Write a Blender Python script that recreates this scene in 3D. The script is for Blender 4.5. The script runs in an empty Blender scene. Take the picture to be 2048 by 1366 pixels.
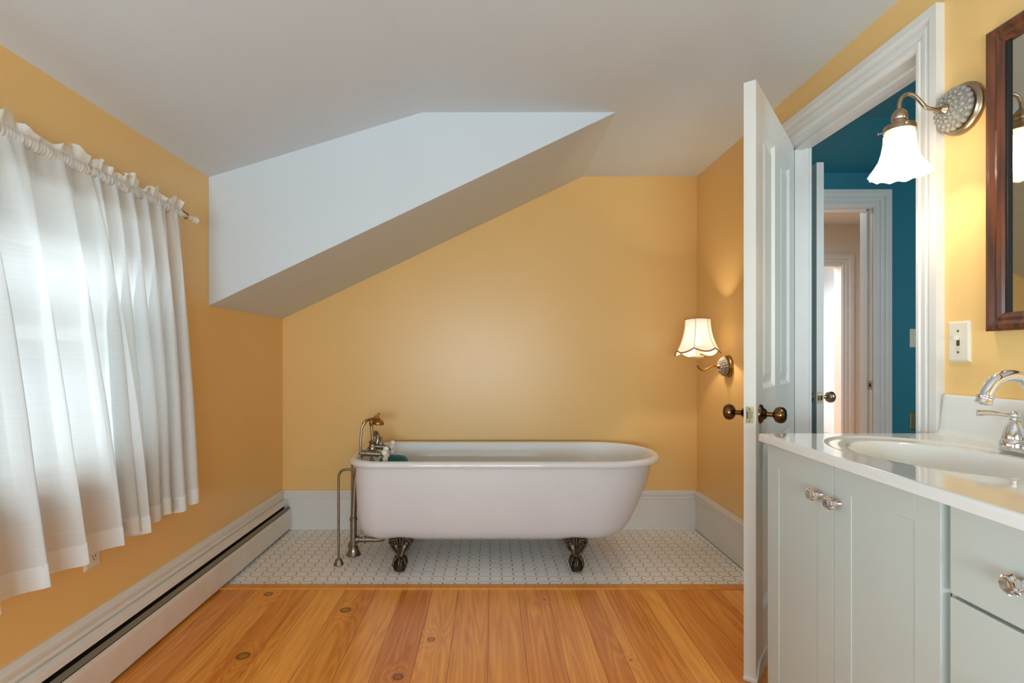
import bpy, bmesh, math, random
from mathutils import Vector, Matrix
random.seed(7)
sc = bpy.context.scene
COL = sc.collection
PI = math.pi
# ------------------------------------------------------------------ camera, sky, exposure
cd = bpy.data.cameras.new('camera'); cam = bpy.data.objects.new('camera', cd); COL.objects.link(cam)
cam.location = (0, 0, 1.1); cam.rotation_euler = (PI/2, 0, 0)
cd.sensor_width = 36; cd.lens = 36*1060/2048; cd.clip_start = .02
cd.shift_x = (1024-980)/2048; cd.shift_y = (713-683)/2048
sc.camera = cam
w = bpy.data.worlds.new('sky'); sc.world = w; w.use_nodes = True
w.node_tree.nodes['Background'].inputs[0].default_value = (.80, .90, 1, 1)
w.node_tree.nodes['Background'].inputs[1].default_value = 1.6
sc.view_settings.view_transform = 'Standard'; sc.view_settings.look = 'None'
sc.view_settings.gamma = 1; sc.view_settings.use_curve_mapping = False
sc.view_settings.exposure = 0.06
sc.cycles.max_bounces = 14; sc.cycles.diffuse_bounces = 7; sc.cycles.glossy_bounces = 6
sc.cycles.transmission_bounces = 8; sc.cycles.transparent_max_bounces = 16
sc.cycles.caustics_reflective = False; sc.cycles.caustics_refractive = False
sc.cycles.sample_clamp_indirect = 4.0

def area(name, loc, rot, sx, sy, power, col):
    l = bpy.data.lights.new(name, 'AREA'); l.shape = 'RECTANGLE'; l.size = sx; l.size_y = sy
    l.energy = power; l.color = col
    o = bpy.data.objects.new(name, l); COL.objects.link(o); o.location = loc; o.rotation_euler = rot
    return o
def point(name, loc, r, power, col):
    l = bpy.data.lights.new(name, 'POINT'); l.energy = power; l.color = col; l.shadow_soft_size = r
    o = bpy.data.objects.new(name, l); COL.objects.link(o); o.location = loc
    return o
area('daylight_side_window', (-2.5, 1.28, 1.45), (0, -PI/2, 0), 2.2, 2.8, 88, (.86, .94, 1))
area('fill_light_near_side', (-1.95, -.62, .95), (0, -PI/2-math.radians(20), math.radians(12)), 1.5, 1.3, 135, (.78, .89, 1))  # fill light through an invented side window behind the camera
area('fill_light_rear', (-.2, -1.95, .80), (PI/2+math.radians(22), 0, 0), 2.0, 1.0, 175, (.75, .88, 1))  # fill light through a rear window added to brighten the room
area('hall_fill_light', (2.6, 1.0, 1.5), (PI/2, 0, 0), .8, 1.2, 18, (.85, .95, 1))  # unseen panel added inside the hall to brighten it; no window there
area('far_room_fill_light', (2.3, 4.4, 2.3), (0, 0, 0), 1.2, .8, 26, (.72, .87, 1))  # unseen panel under the ceiling, added to light the cream room
area('end_room_daylight', (3.4, 6.6, 2.2), (0, 0, 0), 1.8, 1.8, 75, (.88, .95, 1))
WARM = (1, .84, .64)

# ------------------------------------------------------------------ materials
def s2l(c):
    return tuple(((v/255)/12.92 if v/255 <= .04045 else ((v/255+.055)/1.055)**2.4) for v in c)
def nd(nt, t, **k):
    n = nt.nodes.new(t)
    for a, b in k.items(): setattr(n, a, b)
    return n
def mat(name, rgb, rough=.5, metal=0, bump=0, bscale=200, var=0, vscale=6, spec=.5, coat=0, trans=0, ior=1.5, pos=True):
    m = bpy.data.materials.new(name); m.use_nodes = True; nt = m.node_tree
    b = nt.nodes['Principled BSDF']
    col = s2l(rgb) + (1,)
    b.inputs['Base Color'].default_value = col
    b.inputs['Roughness'].default_value = rough; b.inputs['Metallic'].default_value = metal
    b.inputs['Specular IOR Level'].default_value = spec
    b.inputs['Coat Weight'].default_value = coat; b.inputs['Coat Roughness'].default_value = .05
    b.inputs['Transmission Weight'].default_value = trans; b.inputs['IOR'].default_value = ior
    tc = nd(nt, 'ShaderNodeTexCoord')
    if var:
        n = nd(nt, 'ShaderNodeTexNoise'); n.inputs['Scale'].default_value = vscale; n.inputs['Detail'].default_value = 5
        nt.links.new(tc.outputs['Object'], n.inputs['Vector'])
        r = nd(nt, 'ShaderNodeValToRGB')
        r.color_ramp.elements[0].position = .3; r.color_ramp.elements[1].position = .7
        r.color_ramp.elements[0].color = tuple(c*(1-var) for c in col[:3]) + (1,)
        r.color_ramp.elements[1].color = tuple(min(1, c*(1+var*.4)) for c in col[:3]) + (1,)
        nt.links.new(n.outputs['Fac'], r.inputs[0]); nt.links.new(r.outputs[0], b.inputs['Base Color'])
    if bump:
        n = nd(nt, 'ShaderNodeTexNoise'); n.inputs['Scale'].default_value = bscale; n.inputs['Detail'].default_value = 3
        nt.links.new(tc.outputs['Object'], n.inputs['Vector'])
        bp = nd(nt, 'ShaderNodeBump'); bp.inputs['Strength'].default_value = bump; bp.inputs['Distance'].default_value = .002
        nt.links.new(n.outputs['Fac'], bp.inputs['Height']); nt.links.new(bp.outputs[0], b.inputs['Normal'])
    return m
M_yellow = mat('yellow_wall_paint', (234, 193, 124), .34, bump=.12, bscale=260, var=.03, vscale=1.5)
M_ceil = mat('white_ceiling_paint', (209, 218, 224), .75, bump=.15, bscale=120, var=.02, vscale=2)
M_trim = mat('white_trim_paint', (222, 220, 215), .38, bump=.1, bscale=60, var=.04, vscale=8)
M_door = mat('white_door_paint', (220, 219, 211), .33, bump=.12, bscale=50, var=.02)
M_teal = mat('teal_wall_paint', (40, 120, 138), .5, bump=.1, bscale=200, var=.03)
M_cream = mat('cream_wall_paint', (226, 218, 203), .6, bump=.08)
M_tile = mat('white_glazed_tile', (243, 240, 236), .28, var=.05, vscale=30)
M_grout = mat('dark_grout', (58, 52, 47), .9, bump=.3, var=.25, vscale=20)
M_enamel = mat('white_porcelain_enamel', (228, 231, 234), .07, coat=.4)
M_tubout = mat('white_satin_tub_paint', (220, 222, 226), .32, bump=.18, bscale=14, var=.02)
M_heater = mat('white_heater_enamel', (226, 219, 211), .36, var=.05, vscale=12)
M_damper = mat('grey_heater_damper', (128, 124, 116), .35, metal=.4)
M_dark = mat('dark_recess', (26, 22, 20), .8, var=.2)
M_cab = mat('pale_grey_cabinet_paint', (188, 195, 188), .36, bump=.06, bscale=160, var=.015)
M_top = mat('white_cultured_marble', (224, 224, 220), .06, coat=.6, var=.02, vscale=3)
M_chrome = mat('chrome', (236, 236, 238), .05, metal=1, var=.01)
M_nickel = mat('brushed_nickel', (158, 149, 138), .27, metal=1, bump=.05, bscale=300, var=.12, vscale=30)
M_brass = mat('aged_brass', (176, 128, 72), .22, metal=1, var=.2, vscale=25)
M_bronze = mat('dark_antique_bronze', (122, 92, 60), .22, metal=1, var=.3, vscale=30)
M_plate = mat('aged_brass_plate', (186, 172, 130), .35, metal=.9, var=.35, vscale=90)
M_pewter = mat('pewter_sconce_metal', (172, 152, 128), .32, metal=1, var=.15, vscale=20)
M_claw = mat('tarnished_bronze_claw', (88, 74, 58), .34, metal=.85, bump=.5, bscale=70, var=.55, vscale=60)
M_bead = mat('pressed_glass_beads', (246, 240, 226), .10, trans=.72, ior=1.45)
M_glass = mat('clear_glass', (250, 250, 250), .02, trans=1, ior=1.47)
M_porc = mat('white_porcelain_handle', (240, 238, 234), .08, coat=.3)
M_rubber = mat('teal_bath_cushion', (28, 112, 128), .55, bump=.2, bscale=90, var=.08)
M_ivory = mat('ivory_switch_plastic', (224, 215, 196), .35, var=.01)
M_white = mat('white_painted_rod', (232, 226, 208), .35, var=.03)
M_blind = mat('white_blind_slat', (225, 227, 226), .5, var=.02)
M_mirror = mat('old_mirror_silver', (214, 216, 206), .03, metal=1)
M_screw = mat('screw_steel', (120, 110, 90), .4, metal=1, var=.1)
M_wornpaint = mat('worn_white_paint', (226, 220, 208), .5, bump=.6, bscale=25, var=.12, vscale=14)

def shade_tex_mirror():
    nt = M_mirror.node_tree; b = nt.nodes['Principled BSDF']
    tc = nd(nt, 'ShaderNodeTexCoord'); v = nd(nt, 'ShaderNodeTexVoronoi'); v.inputs['Scale'].default_value = 30
    nt.links.new(tc.outputs['Object'], v.inputs['Vector'])
    r = nd(nt, 'ShaderNodeValToRGB'); r.color_ramp.elements[0].position = .03; r.color_ramp.elements[1].position = .07
    r.color_ramp.elements[0].color = (.18, .15, .1, 1); r.color_ramp.elements[1].color = s2l((214, 216, 206)) + (1,)
    nt.links.new(v.outputs['Distance'], r.inputs[0]); nt.links.new(r.outputs[0], b.inputs['Base Color'])
shade_tex_mirror()

def wood_mat(name, light, dark, knots=(), rough=.3, axis='Y', scale=1.0, tone=True, coat=.25, contrast=1.0):
    m = bpy.data.materials.new(name); m.use_nodes = True; nt = m.node_tree; L = nt.links
    b = nt.nodes['Principled BSDF']; b.inputs['Roughness'].default_value = rough
    b.inputs['Coat Weight'].default_value = coat; b.inputs['Coat Roughness'].default_value = .18
    g = nd(nt, 'ShaderNodeNewGeometry')
    at = nd(nt, 'ShaderNodeAttribute', attribute_type='OBJECT', attribute_name='tone')
    # shift the grain per plank
    mul = nd(nt, 'ShaderNodeMath', operation='MULTIPLY'); mul.inputs[1].default_value = 37.0
    L.new(at.outputs['Fac'], mul.inputs[0])
    cmb = nd(nt, 'ShaderNodeCombineXYZ'); L.new(mul.outputs[0], cmb.inputs[2]); L.new(mul.outputs[0], cmb.inputs[1])
    add = nd(nt, 'ShaderNodeVectorMath', operation='ADD'); L.new(g.outputs['Position'], add.inputs[0]); L.new(cmb.outputs[0], add.inputs[1])
    sx = {'Y': (34, 1.3, 8), 'Z': (34, 34, 1.6)}[axis]
    mp = nd(nt, 'ShaderNodeMapping'); mp.inputs['Scale'].default_value = tuple(v*scale for v in sx)
    L.new(add.outputs[0], mp.inputs['Vector'])
    n1 = nd(nt, 'ShaderNodeTexNoise'); n1.inputs['Scale'].default_value = 1; n1.inputs['Detail'].default_value = 6; n1.inputs['Distortion'].default_value = .6
    L.new(mp.outputs[0], n1.inputs['Vector'])
    # cathedral rings
    mp2 = nd(nt, 'ShaderNodeMapping'); mp2.inputs['Scale'].default_value = {'Y': (9, .55, 1), 'Z': (9, 9, .6)}[axis]
    L.new(add.outputs[0], mp2.inputs['Vector'])
    n2 = nd(nt, 'ShaderNodeTexNoise'); n2.inputs['Scale'].default_value = 1; n2.inputs['Detail'].default_value = 2
    L.new(mp2.outputs[0], n2.inputs['Vector'])
    rg = nd(nt, 'ShaderNodeMath', operation='MULTIPLY'); rg.inputs[1].default_value = 95; L.new(n2.outputs['Fac'], rg.inputs[0])
    last = rg
    kmask = None
    for (kx, ky, kr) in knots:
        sub = nd(nt, 'ShaderNodeVectorMath', operation='SUBTRACT'); sub.inputs[1].default_value = (kx, ky, 0)
        L.new(g.outputs['Position'], sub.inputs[0])
        sc_ = nd(nt, 'ShaderNodeVectorMath', operation='MULTIPLY'); sc_.inputs[1].default_value = (1/kr, .95/kr, 0); L.new(sub.outputs[0], sc_.inputs[0])
        ln = nd(nt, 'ShaderNodeVectorMath', operation='LENGTH'); L.new(sc_.outputs[0], ln.inputs[0])
        k = nd(nt, 'ShaderNodeMath', operation='MINIMUM'); k.inputs[1].default_value = 50
        L.new(ln.outputs['Value'], k.inputs[0])
        last_k = k
        if kmask is None: kmask = k
        else:
            mn = nd(nt, 'ShaderNodeMath', operation='MINIMUM'); L.new(kmask.outputs[0], mn.inputs[0]); L.new(k.outputs[0], mn.inputs[1]); kmask = mn
    if kmask:
        # grain flows round the knots
        iv = nd(nt, 'ShaderNodeMath', operation='MULTIPLY'); iv.inputs[1].default_value = -.55; L.new(kmask.outputs[0], iv.inputs[0])
        ex = nd(nt, 'ShaderNodeMath', operation='EXPONENT'); L.new(iv.outputs[0], ex.inputs[0])
        em = nd(nt, 'ShaderNodeMath', operation='MULTIPLY'); em.inputs[1].default_value = 30; L.new(ex.outputs[0], em.inputs[0])
        ad = nd(nt, 'ShaderNodeMath', operation='ADD'); L.new(rg.outputs[0], ad.inputs[0]); L.new(em.outputs[0], ad.inputs[1]); last = ad
    sn = nd(nt, 'ShaderNodeMath', operation='SINE'); L.new(last.outputs[0], sn.inputs[0])
    mx = nd(nt, 'ShaderNodeMath', operation='MULTIPLY_ADD'); mx.inputs[1].default_value = .15*contrast; mx.inputs[2].default_value = 0
    L.new(sn.outputs[0], mx.inputs[0])
    sm = nd(nt, 'ShaderNodeMath', operation='ADD'); L.new(mx.outputs[0], sm.inputs[0]); L.new(n1.outputs['Fac'], sm.inputs[1])
    tn = nd(nt, 'ShaderNodeMath', operation='MULTIPLY_ADD'); tn.inputs[1].default_value = .62 if tone else 0; tn.inputs[2].default_value = -.31 if tone else 0
    L.new(at.outputs['Fac'], tn.inputs[0])
    s2 = nd(nt, 'ShaderNodeMath', operation='ADD'); L.new(sm.outputs[0], s2.inputs[0]); L.new(tn.outputs[0], s2.inputs[1])
    r = nd(nt, 'ShaderNodeValToRGB'); r.color_ramp.elements[0].position = .1; r.color_ramp.elements[1].position = .9
    r.color_ramp.elements[0].color = s2l(dark) + (1,); r.color_ramp.elements[1].color = s2l(light) + (1,)
    L.new(s2.outputs[0], r.inputs[0])
    out = r.outputs[0]
    if kmask:
        kr_ = nd(nt, 'ShaderNodeValToRGB'); cr = kr_.color_ramp
        cr.elements[0].position = 0; cr.elements[0].color = (.45, .45, .45, 1)
        cr.elements[1].position = 1; cr.elements[1].color = (0, 0, 0, 1)
        e = cr.elements.new(.42); e.color = (.62, .42, .42, 1)
        e = cr.elements.new(.66); e.color = (.95, .95, .95, 1)
        e = cr.elements.new(.78); e.color = (.25, .25, .25, 1)
        L.new(kmask.outputs[0], kr_.inputs[0])
        mixc = nd(nt, 'ShaderNodeMix', data_type='RGBA'); L.new(kr_.outputs[0], mixc.inputs['Factor'])
        L.new(out, mixc.inputs['A']); mixc.inputs['B'].default_value = (.045, .02, .008, 1); out = mixc.outputs['Result']
    L.new(out, b.inputs['Base Color'])
    bp = nd(nt, 'ShaderNodeBump'); bp.inputs['Strength'].default_value = .12; bp.inputs['Distance'].default_value = .001
    L.new(n1.outputs['Fac'], bp.inputs['Height']); L.new(bp.outputs[0], b.inputs['Normal'])
    return m
KNOTS = [(-.627, 2.30, .030), (-1.026, 2.455, .026), (-.907, 1.947, .032), (-.229, 2.06, .020), (-.316, 1.82, .024), (.247, 2.40, .008), (.51, 1.92, .008)]
M_floor = wood_mat('varnished_pine_plank', (252, 174, 80), (204, 112, 30), KNOTS, contrast=.75)
M_thresh = wood_mat('varnished_pine_threshold', (228, 160, 78), (214, 140, 58))
M_mframe = wood_mat('reddish_brown_stained_wood', (118, 62, 30), (48, 21, 10), axis='Z', rough=.22, tone=False, coat=.5)

def fabric(name, transp, transl, col, weave=0):
    m = bpy.data.materials.new(name); m.use_nodes = True; nt = m.node_tree; L = nt.links
    for n in list(nt.nodes):
        if n.type == 'BSDF_PRINCIPLED': nt.nodes.remove(n)
    out = [n for n in nt.nodes if n.type == 'OUTPUT_MATERIAL'][0]
    c = s2l(col) + (1,)
    d = nd(nt, 'ShaderNodeBsdfDiffuse'); d.inputs[0].default_value = c
    t = nd(nt, 'ShaderNodeBsdfTranslucent'); t.inputs[0].default_value = c
    p = nd(nt, 'ShaderNodeBsdfTransparent')
    m1 = nd(nt, 'ShaderNodeMixShader'); m1.inputs[0].default_value = transl; L.new(d.outputs[0], m1.inputs[1]); L.new(t.outputs[0], m1.inputs[2])
    m2 = nd(nt, 'ShaderNodeMixShader'); m2.inputs[0].default_value = transp; L.new(m1.outputs[0], m2.inputs[1]); L.new(p.outputs[0], m2.inputs[2])
    if weave:
        tc = nd(nt, 'ShaderNodeTexCoord'); wv = nd(nt, 'ShaderNodeTexNoise'); mp = nd(nt, 'ShaderNodeMapping')
        mp.inputs['Scale'].default_value = (3, 3, 160); L.new(tc.outputs['Object'], mp.inputs[0]); L.new(mp.outputs[0], wv.inputs['Vector'])
        wv.inputs['Scale'].default_value = 1
        mr = nd(nt, 'ShaderNodeMapRange'); mr.inputs['To Min'].default_value = transp-weave; mr.inputs['To Max'].default_value = transp+weave
        L.new(wv.outputs['Fac'], mr.inputs['Value']); L.new(mr.outputs[0], m2.inputs[0])
    L.new(m2.outputs[0], out.inputs[0])
    return m
M_sheer = fabric('sheer_white_voile', .13, .48, (236, 239, 240), weave=.04)
M_hem = fabric('sheer_white_voile_double', .06, .40, (243, 245, 245), weave=.03)

def lampglass(name, transp, emis, col):
    m = bpy.data.materials.new(name); m.use_nodes = True; nt = m.node_tree; L = nt.links
    b = nt.nodes['Principled BSDF']; out = [n for n in nt.nodes if n.type == 'OUTPUT_MATERIAL'][0]
    b.inputs['Base Color'].default_value = (.55, .53, .50, 1); b.inputs['Roughness'].default_value = .25
    b.inputs['Emission Color'].default_value = col + (1,); b.inputs['Emission Strength'].default_value = emis
    tc = nd(nt, 'ShaderNodeTexCoord'); n = nd(nt, 'ShaderNodeTexNoise'); n.inputs['Scale'].default_value = 40
    L.new(tc.outputs['Object'], n.inputs['Vector']); bp = nd(nt, 'ShaderNodeBump'); bp.inputs['Strength'].default_value = .1
    L.new(n.outputs['Fac'], bp.inputs['Height']); L.new(bp.outputs[0], b.inputs['Normal'])
    p = nd(nt, 'ShaderNodeBsdfTransparent'); mx = nd(nt, 'ShaderNodeMixShader'); mx.inputs[0].default_value = transp
    L.new(b.outputs[0], mx.inputs[1]); L.new(p.outputs[0], mx.inputs[2]); L.new(mx.outputs[0], out.inputs[0])
    return m
M_shadeglass = lampglass('lit_frosted_glass', .48, .8, (1, .88, .72))
M_shadecloth = lampglass('lit_cream_cloth', .07, .62, (1, .80, .54))
M_trimcloth = mat('tan_shade_piping', (188, 150, 104), .7, var=.1)
M_bulb = lampglass('lit_bulb', 0, 12, (1, .85, .62))
M_candle = mat('cream_candle_cup', (250, 226, 186), .3, var=.02)

def pane_mat():
    m = bpy.data.materials.new('thin_window_glass'); m.use_nodes = True; nt = m.node_tree; L = nt.links
    for n in list(nt.nodes):
        if n.type == 'BSDF_PRINCIPLED': nt.nodes.remove(n)
    out = [n for n in nt.nodes if n.type == 'OUTPUT_MATERIAL'][0]
    g = nd(nt, 'ShaderNodeBsdfGlossy'); g.inputs['Roughness'].default_value = .02
    p = nd(nt, 'ShaderNodeBsdfTransparent'); p.inputs[0].default_value = (.95, .98, .97, 1)
    f = nd(nt, 'ShaderNodeFresnel'); f.inputs[0].default_value = 1.45
    mx = nd(nt, 'ShaderNodeMixShader'); L.new(f.outputs[0], mx.inputs[0]); L.new(p.outputs[0], mx.inputs[1]); L.new(g.outputs[0], mx.inputs[2])
    L.new(mx.outputs[0], out.inputs[0]); return m
M_pane = pane_mat()

# ------------------------------------------------------------------ geometry helpers
ORG = {}
def org(o):
    return ORG.get(o.name, Vector((0, 0, 0))) if o else Vector((0, 0, 0))
def mk(name, verts, faces, m, parent=None, smooth=False, local=False, mats=None, fm=None):
    base = Vector((0, 0, 0)) if (local or not parent) else org(parent)
    me = bpy.data.meshes.new(name); me.from_pydata([tuple(Vector(v)-base) for v in verts], [], faces); me.update()
    bm = bmesh.new(); bm.from_mesh(me); bmesh.ops.recalc_face_normals(bm, faces=bm.faces); bm.to_mesh(me); bm.free()
    for q in (mats or [m]): me.materials.append(q)
    if fm:
        for i, p in enumerate(me.polygons): p.material_index = fm[i]
    if smooth:
        for p in me.polygons: p.use_smooth = True
    o = bpy.data.objects.new(name, me); COL.objects.link(o)
    if parent: o.parent = parent; ORG[o.name] = base
    return o
def thing(name, label, cat, loc, rotz=0, group=None):
    o = bpy.data.objects.new(name, None); COL.objects.link(o); o.location = loc; o.rotation_euler = (0, 0, rotz)
    o.empty_display_size = .05
    if label: o['label'] = label
    if cat: o['category'] = cat
    if group: o['group'] = group
    ORG[o.name] = Vector(loc); return o
def struct(o, label=None):
    o['kind'] = 'structure'
    if label: o['label'] = label
    return o
def tag(o, label, cat, group=None):
    o['label'] = label; o['category'] = cat
    if group: o['group'] = group
    return o
def bevel(o, wd, seg=2):
    b = o.modifiers.new('bevel', 'BEVEL'); b.width = wd; b.segments = seg; b.limit_method = 'ANGLE'
    for p in o.data.polygons: p.use_smooth = True
    b.harden_normals = True
    return o
def subsurf(o, n=2):
    s = o.modifiers.new('subsurf', 'SUBSURF'); s.levels = n; s.render_levels = n
    for p in o.data.polygons: p.use_smooth = True
    return o
BF = [(0, 1, 3, 2), (4, 6, 7, 5), (0, 4, 5, 1), (2, 3, 7, 6), (0, 2, 6, 4), (1, 5, 7, 3)]
def boxv(x0, x1, y0, y1, z0, z1):
    return [(x, y, z) for x in (x0, x1) for y in (y0, y1) for z in (z0, z1)]
class MB:
    def __init__(s): s.v = []; s.f = []
    def add(s, v, f):
        n = len(s.v); s.v += [tuple(p) for p in v]; s.f += [tuple(i+n for i in q) for q in f]; return s
    def box(s, *a): return s.add(boxv(*a), BF)
    def build(s, name, m, parent=None, **k): return mk(name, s.v, s.f, m, parent, **k)
def box(name, b, m, parent=None, bv=0, **k):
    o = mk(name, boxv(*b), BF, m, parent, **k)
    if bv: bevel(o, bv)
    return o
def lathe_vf(prof, seg=32, mtx=None, caps=True, mod=None):
    v = []; f = []
    for j, (r, z) in enumerate(prof):
        for i in range(seg):
            a = 2*PI*i/seg; rr = r; zz = z
            if mod: rr, zz = mod(j, a, r, z)
            v.append(Vector((rr*math.cos(a), rr*math.sin(a), zz)))
    n = len(prof)
    for j in range(n-1):
        for i in range(seg):
            k = (i+1) % seg
            f.append((j*seg+i, j*seg+k, (j+1)*seg+k, (j+1)*seg+i))
    if caps:
        if prof[0][0] > 1e-6: f.append(tuple(range(seg))[::-1])
        if prof[-1][0] > 1e-6: f.append(tuple((n-1)*seg+i for i in range(seg)))
    if mtx is not None: v = [mtx @ p for p in v]
    return v, f
def frame(loc, zdir):
    return Matrix.Translation(Vector(loc)) @ Vector((0, 0, 1)).rotation_difference(Vector(zdir).normalized()).to_matrix().to_4x4()
def lathe(name, prof, m, parent, loc, zdir=(0, 0, 1), seg=32, smooth=True, caps=True, mod=None, local=False, split=True):
    v, f = lathe_vf(prof, seg, frame(loc, zdir), caps, mod)
    o = mk(name, v, f, m, parent, smooth=smooth, local=local)
    if split and smooth:
        e = o.modifiers.new('edges', 'EDGE_SPLIT'); e.split_angle = math.radians(50)
    return o
def catmull(pts, n=8):
    P = [Vector(p) for p in pts]; out = []
    for i in range(len(P)-1):
        a = P[max(i-1, 0)]; b = P[i]; c = P[i+1]; d = P[min(i+2, len(P)-1)]
        for k in range(n):
            t = k/n
            out.append(.5*((2*b)+(c-a)*t+(2*a-5*b+4*c-d)*t*t+(3*b-a-3*c+d)*t**3))
    out.append(P[-1]); return out
def tube_vf(pts, rad, seg=14, caps=True):
    n = len(pts); v = []; f = []
    R = rad if callable(rad) else (lambda t: rad)
    t0 = (pts[1]-pts[0]).normalized()
    u = t0.cross(Vector((0, 0, 1)))
    if u.length < .1: u = t0.cross(Vector((0, 1, 0)))
    u.normalize()
    for i in range(n):
        t = (pts[min(i+1, n-1)]-pts[max(i-1, 0)]).normalized()
        u = (u - t*u.dot(t)).normalized(); w_ = t.cross(u)
        r = R(i/(n-1))
        for k in range(seg):
            a = 2*PI*k/seg; v.append(pts[i]+(u*math.cos(a)+w_*math.sin(a))*r)
    for i in range(n-1):
        for k in range(seg):
            q = (k+1) % seg; f.append((i*seg+k, i*seg+q, (i+1)*seg+q, (i+1)*seg+k))
    if caps: f += [tuple(range(seg))[::-1], tuple((n-1)*seg+k for k in range(seg))]
    return v, f
def tube(name, pts, rad, m, parent, seg=14, n=8, curve=True, local=False):
    P = catmull(pts, n) if curve else [Vector(p) for p in pts]
    v, f = tube_vf(P, rad, seg); o = mk(name, v, f, m, parent, smooth=True, local=local)
    e = o.modifiers.new('edges', 'EDGE_SPLIT'); e.split_angle = math.radians(60)
    return o
def prism(name, prof, a0, a1, axis, m, parent=None, **k):
    """profile of 2-D points extruded along an axis: 'y' -> (p0,a,p1); 'x' -> (a,p0,p1); 'z' -> (p0,p1,a)"""
    f_ = {'y': lambda p, a: (p[0], a, p[1]), 'x': lambda p, a: (a, p[0], p[1]), 'z': lambda p, a: (p[0], p[1], a)}[axis]
    n = len(prof); v = [f_(p, a0) for p in prof]+[f_(p, a1) for p in prof]
    f = [tuple(range(n))[::-1], tuple(range(n, 2*n))]+[(i, (i+1) % n, n+(i+1) % n, n+i) for i in range(n)]
    return mk(name, v, f, m, parent, **k)

XL, XR, YB, YF, ZC = -1.327, 1.324, 3.39, -1.35, 2.252
YS = 2.50     # plane where the dormer ends and the low eave begins
WT = .11      # partition thickness
# ------------------------------------------------------------------ floor
fl = MB()
fl.box(XL-.1, XR+.005, YF-.1, YB+.05, -.12, -.0006)
floor = struct(fl.build('floor', M_grout))
hf = box('hall_floorboards', (XR+.008, 5.0, .5, 8.0, -.12, -.001), M_floor, floor); hf['tone'] = .4
seams = [-1.34, -1.23, -1.10, -.967, -.86, -.805, -.68, -.536, -.41, -.27, -.148, -.007, .131, .27, .40, .495, .54, .658, .70, .782, .913, 1.04, 1.075, 1.19, 1.322]
tones = [.45, .35, .75, .30, .5, 1.0, .40, .62, .12, .70, .58, .66, .36, .62, .18, .78, .30, .44, .9, .38, .34, .25, .82, .42, .5]
for i in range(len(seams)-1):
    a, b = seams[i], seams[i+1]
    o = box('plank', (a+.0004, b-.0004, YF-.02, 2.498, -.02, 0), M_floor, floor, bv=.0009)
    o['tone'] = tones[i]
o = prism('wood_threshold', [(2.4985, -.007), (2.551, -.007), (2.551, .003), (2.547, .0065), (2.503, .0065), (2.4985, .003)], XL+.05, XR-.02, 'x', M_thresh, floor); o['tone'] = .3
# octagon and dot mosaic
P8 = .0577; CUT = .0135; G = .0016
def octv(cx, cy, h, c):
    q = h-c
    return [(cx-q, cy-h), (cx+q, cy-h), (cx+h, cy-q), (cx+h, cy+q), (cx+q, cy+h), (cx-q, cy+h), (cx-h, cy+q), (cx-h, cy-q)]
def clip(poly, ax, lim, keep_less):
    out = []
    for i in range(len(poly)):
        a, b = poly[i], poly[(i+1) % len(poly)]
        ia = (a[ax] <= lim) == keep_less; ib = (b[ax] <= lim) == keep_less
        if ia: out.append(a)
        if ia != ib:
            t = (lim-a[ax])/(b[ax]-a[ax]); out.append((a[0]+t*(b[0]-a[0]), a[1]+t*(b[1]-a[1])))
    return out
def tile_vf(poly, z1=0.0, z0=-.008, cx=0, cy=0):
    n = len(poly); mx = sum(p[0] for p in poly)/n; my = sum(p[1] for p in poly)/n
    v = [(p[0]-cx, p[1]-cy, z0) for p in poly]+[(p[0]-cx, p[1]-cy, z1-.0004) for p in poly]
    v += [(p[0]+(mx-p[0])*.04-cx, p[1]+(my-p[1])*.04-cy, z1) for p in poly]
    f = [tuple(2*n+i for i in range(n))]
    for j in (0, 1):
        f += [(j*n+i, j*n+(i+1) % n, (j+1)*n+(i+1) % n, (j+1)*n+i) for i in range(n)]
    return v, f
tx0, tx1, ty0, ty1 = XL+.002, XR-.022, 2.552, YB-.012
H = P8/2-G; half_cut = CUT
whole = None; rest = MB(); dots = MB(); nt_ = 0
cols = [.636+P8/2+n*P8 for n in range(-35, 13)]
rows = [3.318-P8*k for k in range(13, -2, -1)]
for ry in rows:
    for cx in cols:
        poly = octv(cx, ry, H, half_cut)
        full = cx-H > tx0 and cx+H < tx1 and ry-H > ty0 and ry+H < ty1
        if not full:
            for ax, lim, kl in ((0, tx0, False), (0, tx1, True), (1, ty0, False), (1, ty1, True)):
                if poly: poly = clip(poly, ax, lim, kl)
            if len(poly) < 3: continue
            if max(p[0] for p in poly)-min(p[0] for p in poly) < .004 or max(p[1] for p in poly)-min(p[1] for p in poly) < .004: continue
        if nt_ < 296 and cx > XL+.05:
            if full:
                if whole is None:
                    v, f = tile_vf(octv(0, 0, H, half_cut)); whole = mk('tile', v, f, M_tile, floor); whole.location = (cx, ry, 0)
                else:
                    o = whole.copy(); COL.objects.link(o); o.parent = floor; o.location = (cx, ry, random.uniform(-.0001, .0002))
                    o.rotation_euler = (random.uniform(-.008, .008), random.uniform(-.008, .008), 0)
            else:
                v, f = tile_vf(poly); mk('tile', v, f, M_tile, floor)
            nt_ += 1
        else:
            v, f = tile_vf(poly, random.uniform(-.0001, .0002)); rest.add(v, f)
        # the little square dot at the far-right corner of every octagon
        dx, dy = cx+P8/2, ry+P8/2; c = CUT-.0012+G
        if tx0 < dx-c and dx+c < tx1 and ty0 < dy-c and dy+c < ty1:
            v, f = tile_vf([(dx-c, dy), (dx, dy-c), (dx+c, dy), (dx, dy+c)], -.0002); dots.add(v, f)
o = rest.build('far_tile', M_tile, floor); o['kind'] = 'stuff'
o = dots.build('tile_dot', M_tile, floor); o['kind'] = 'stuff'

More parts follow.
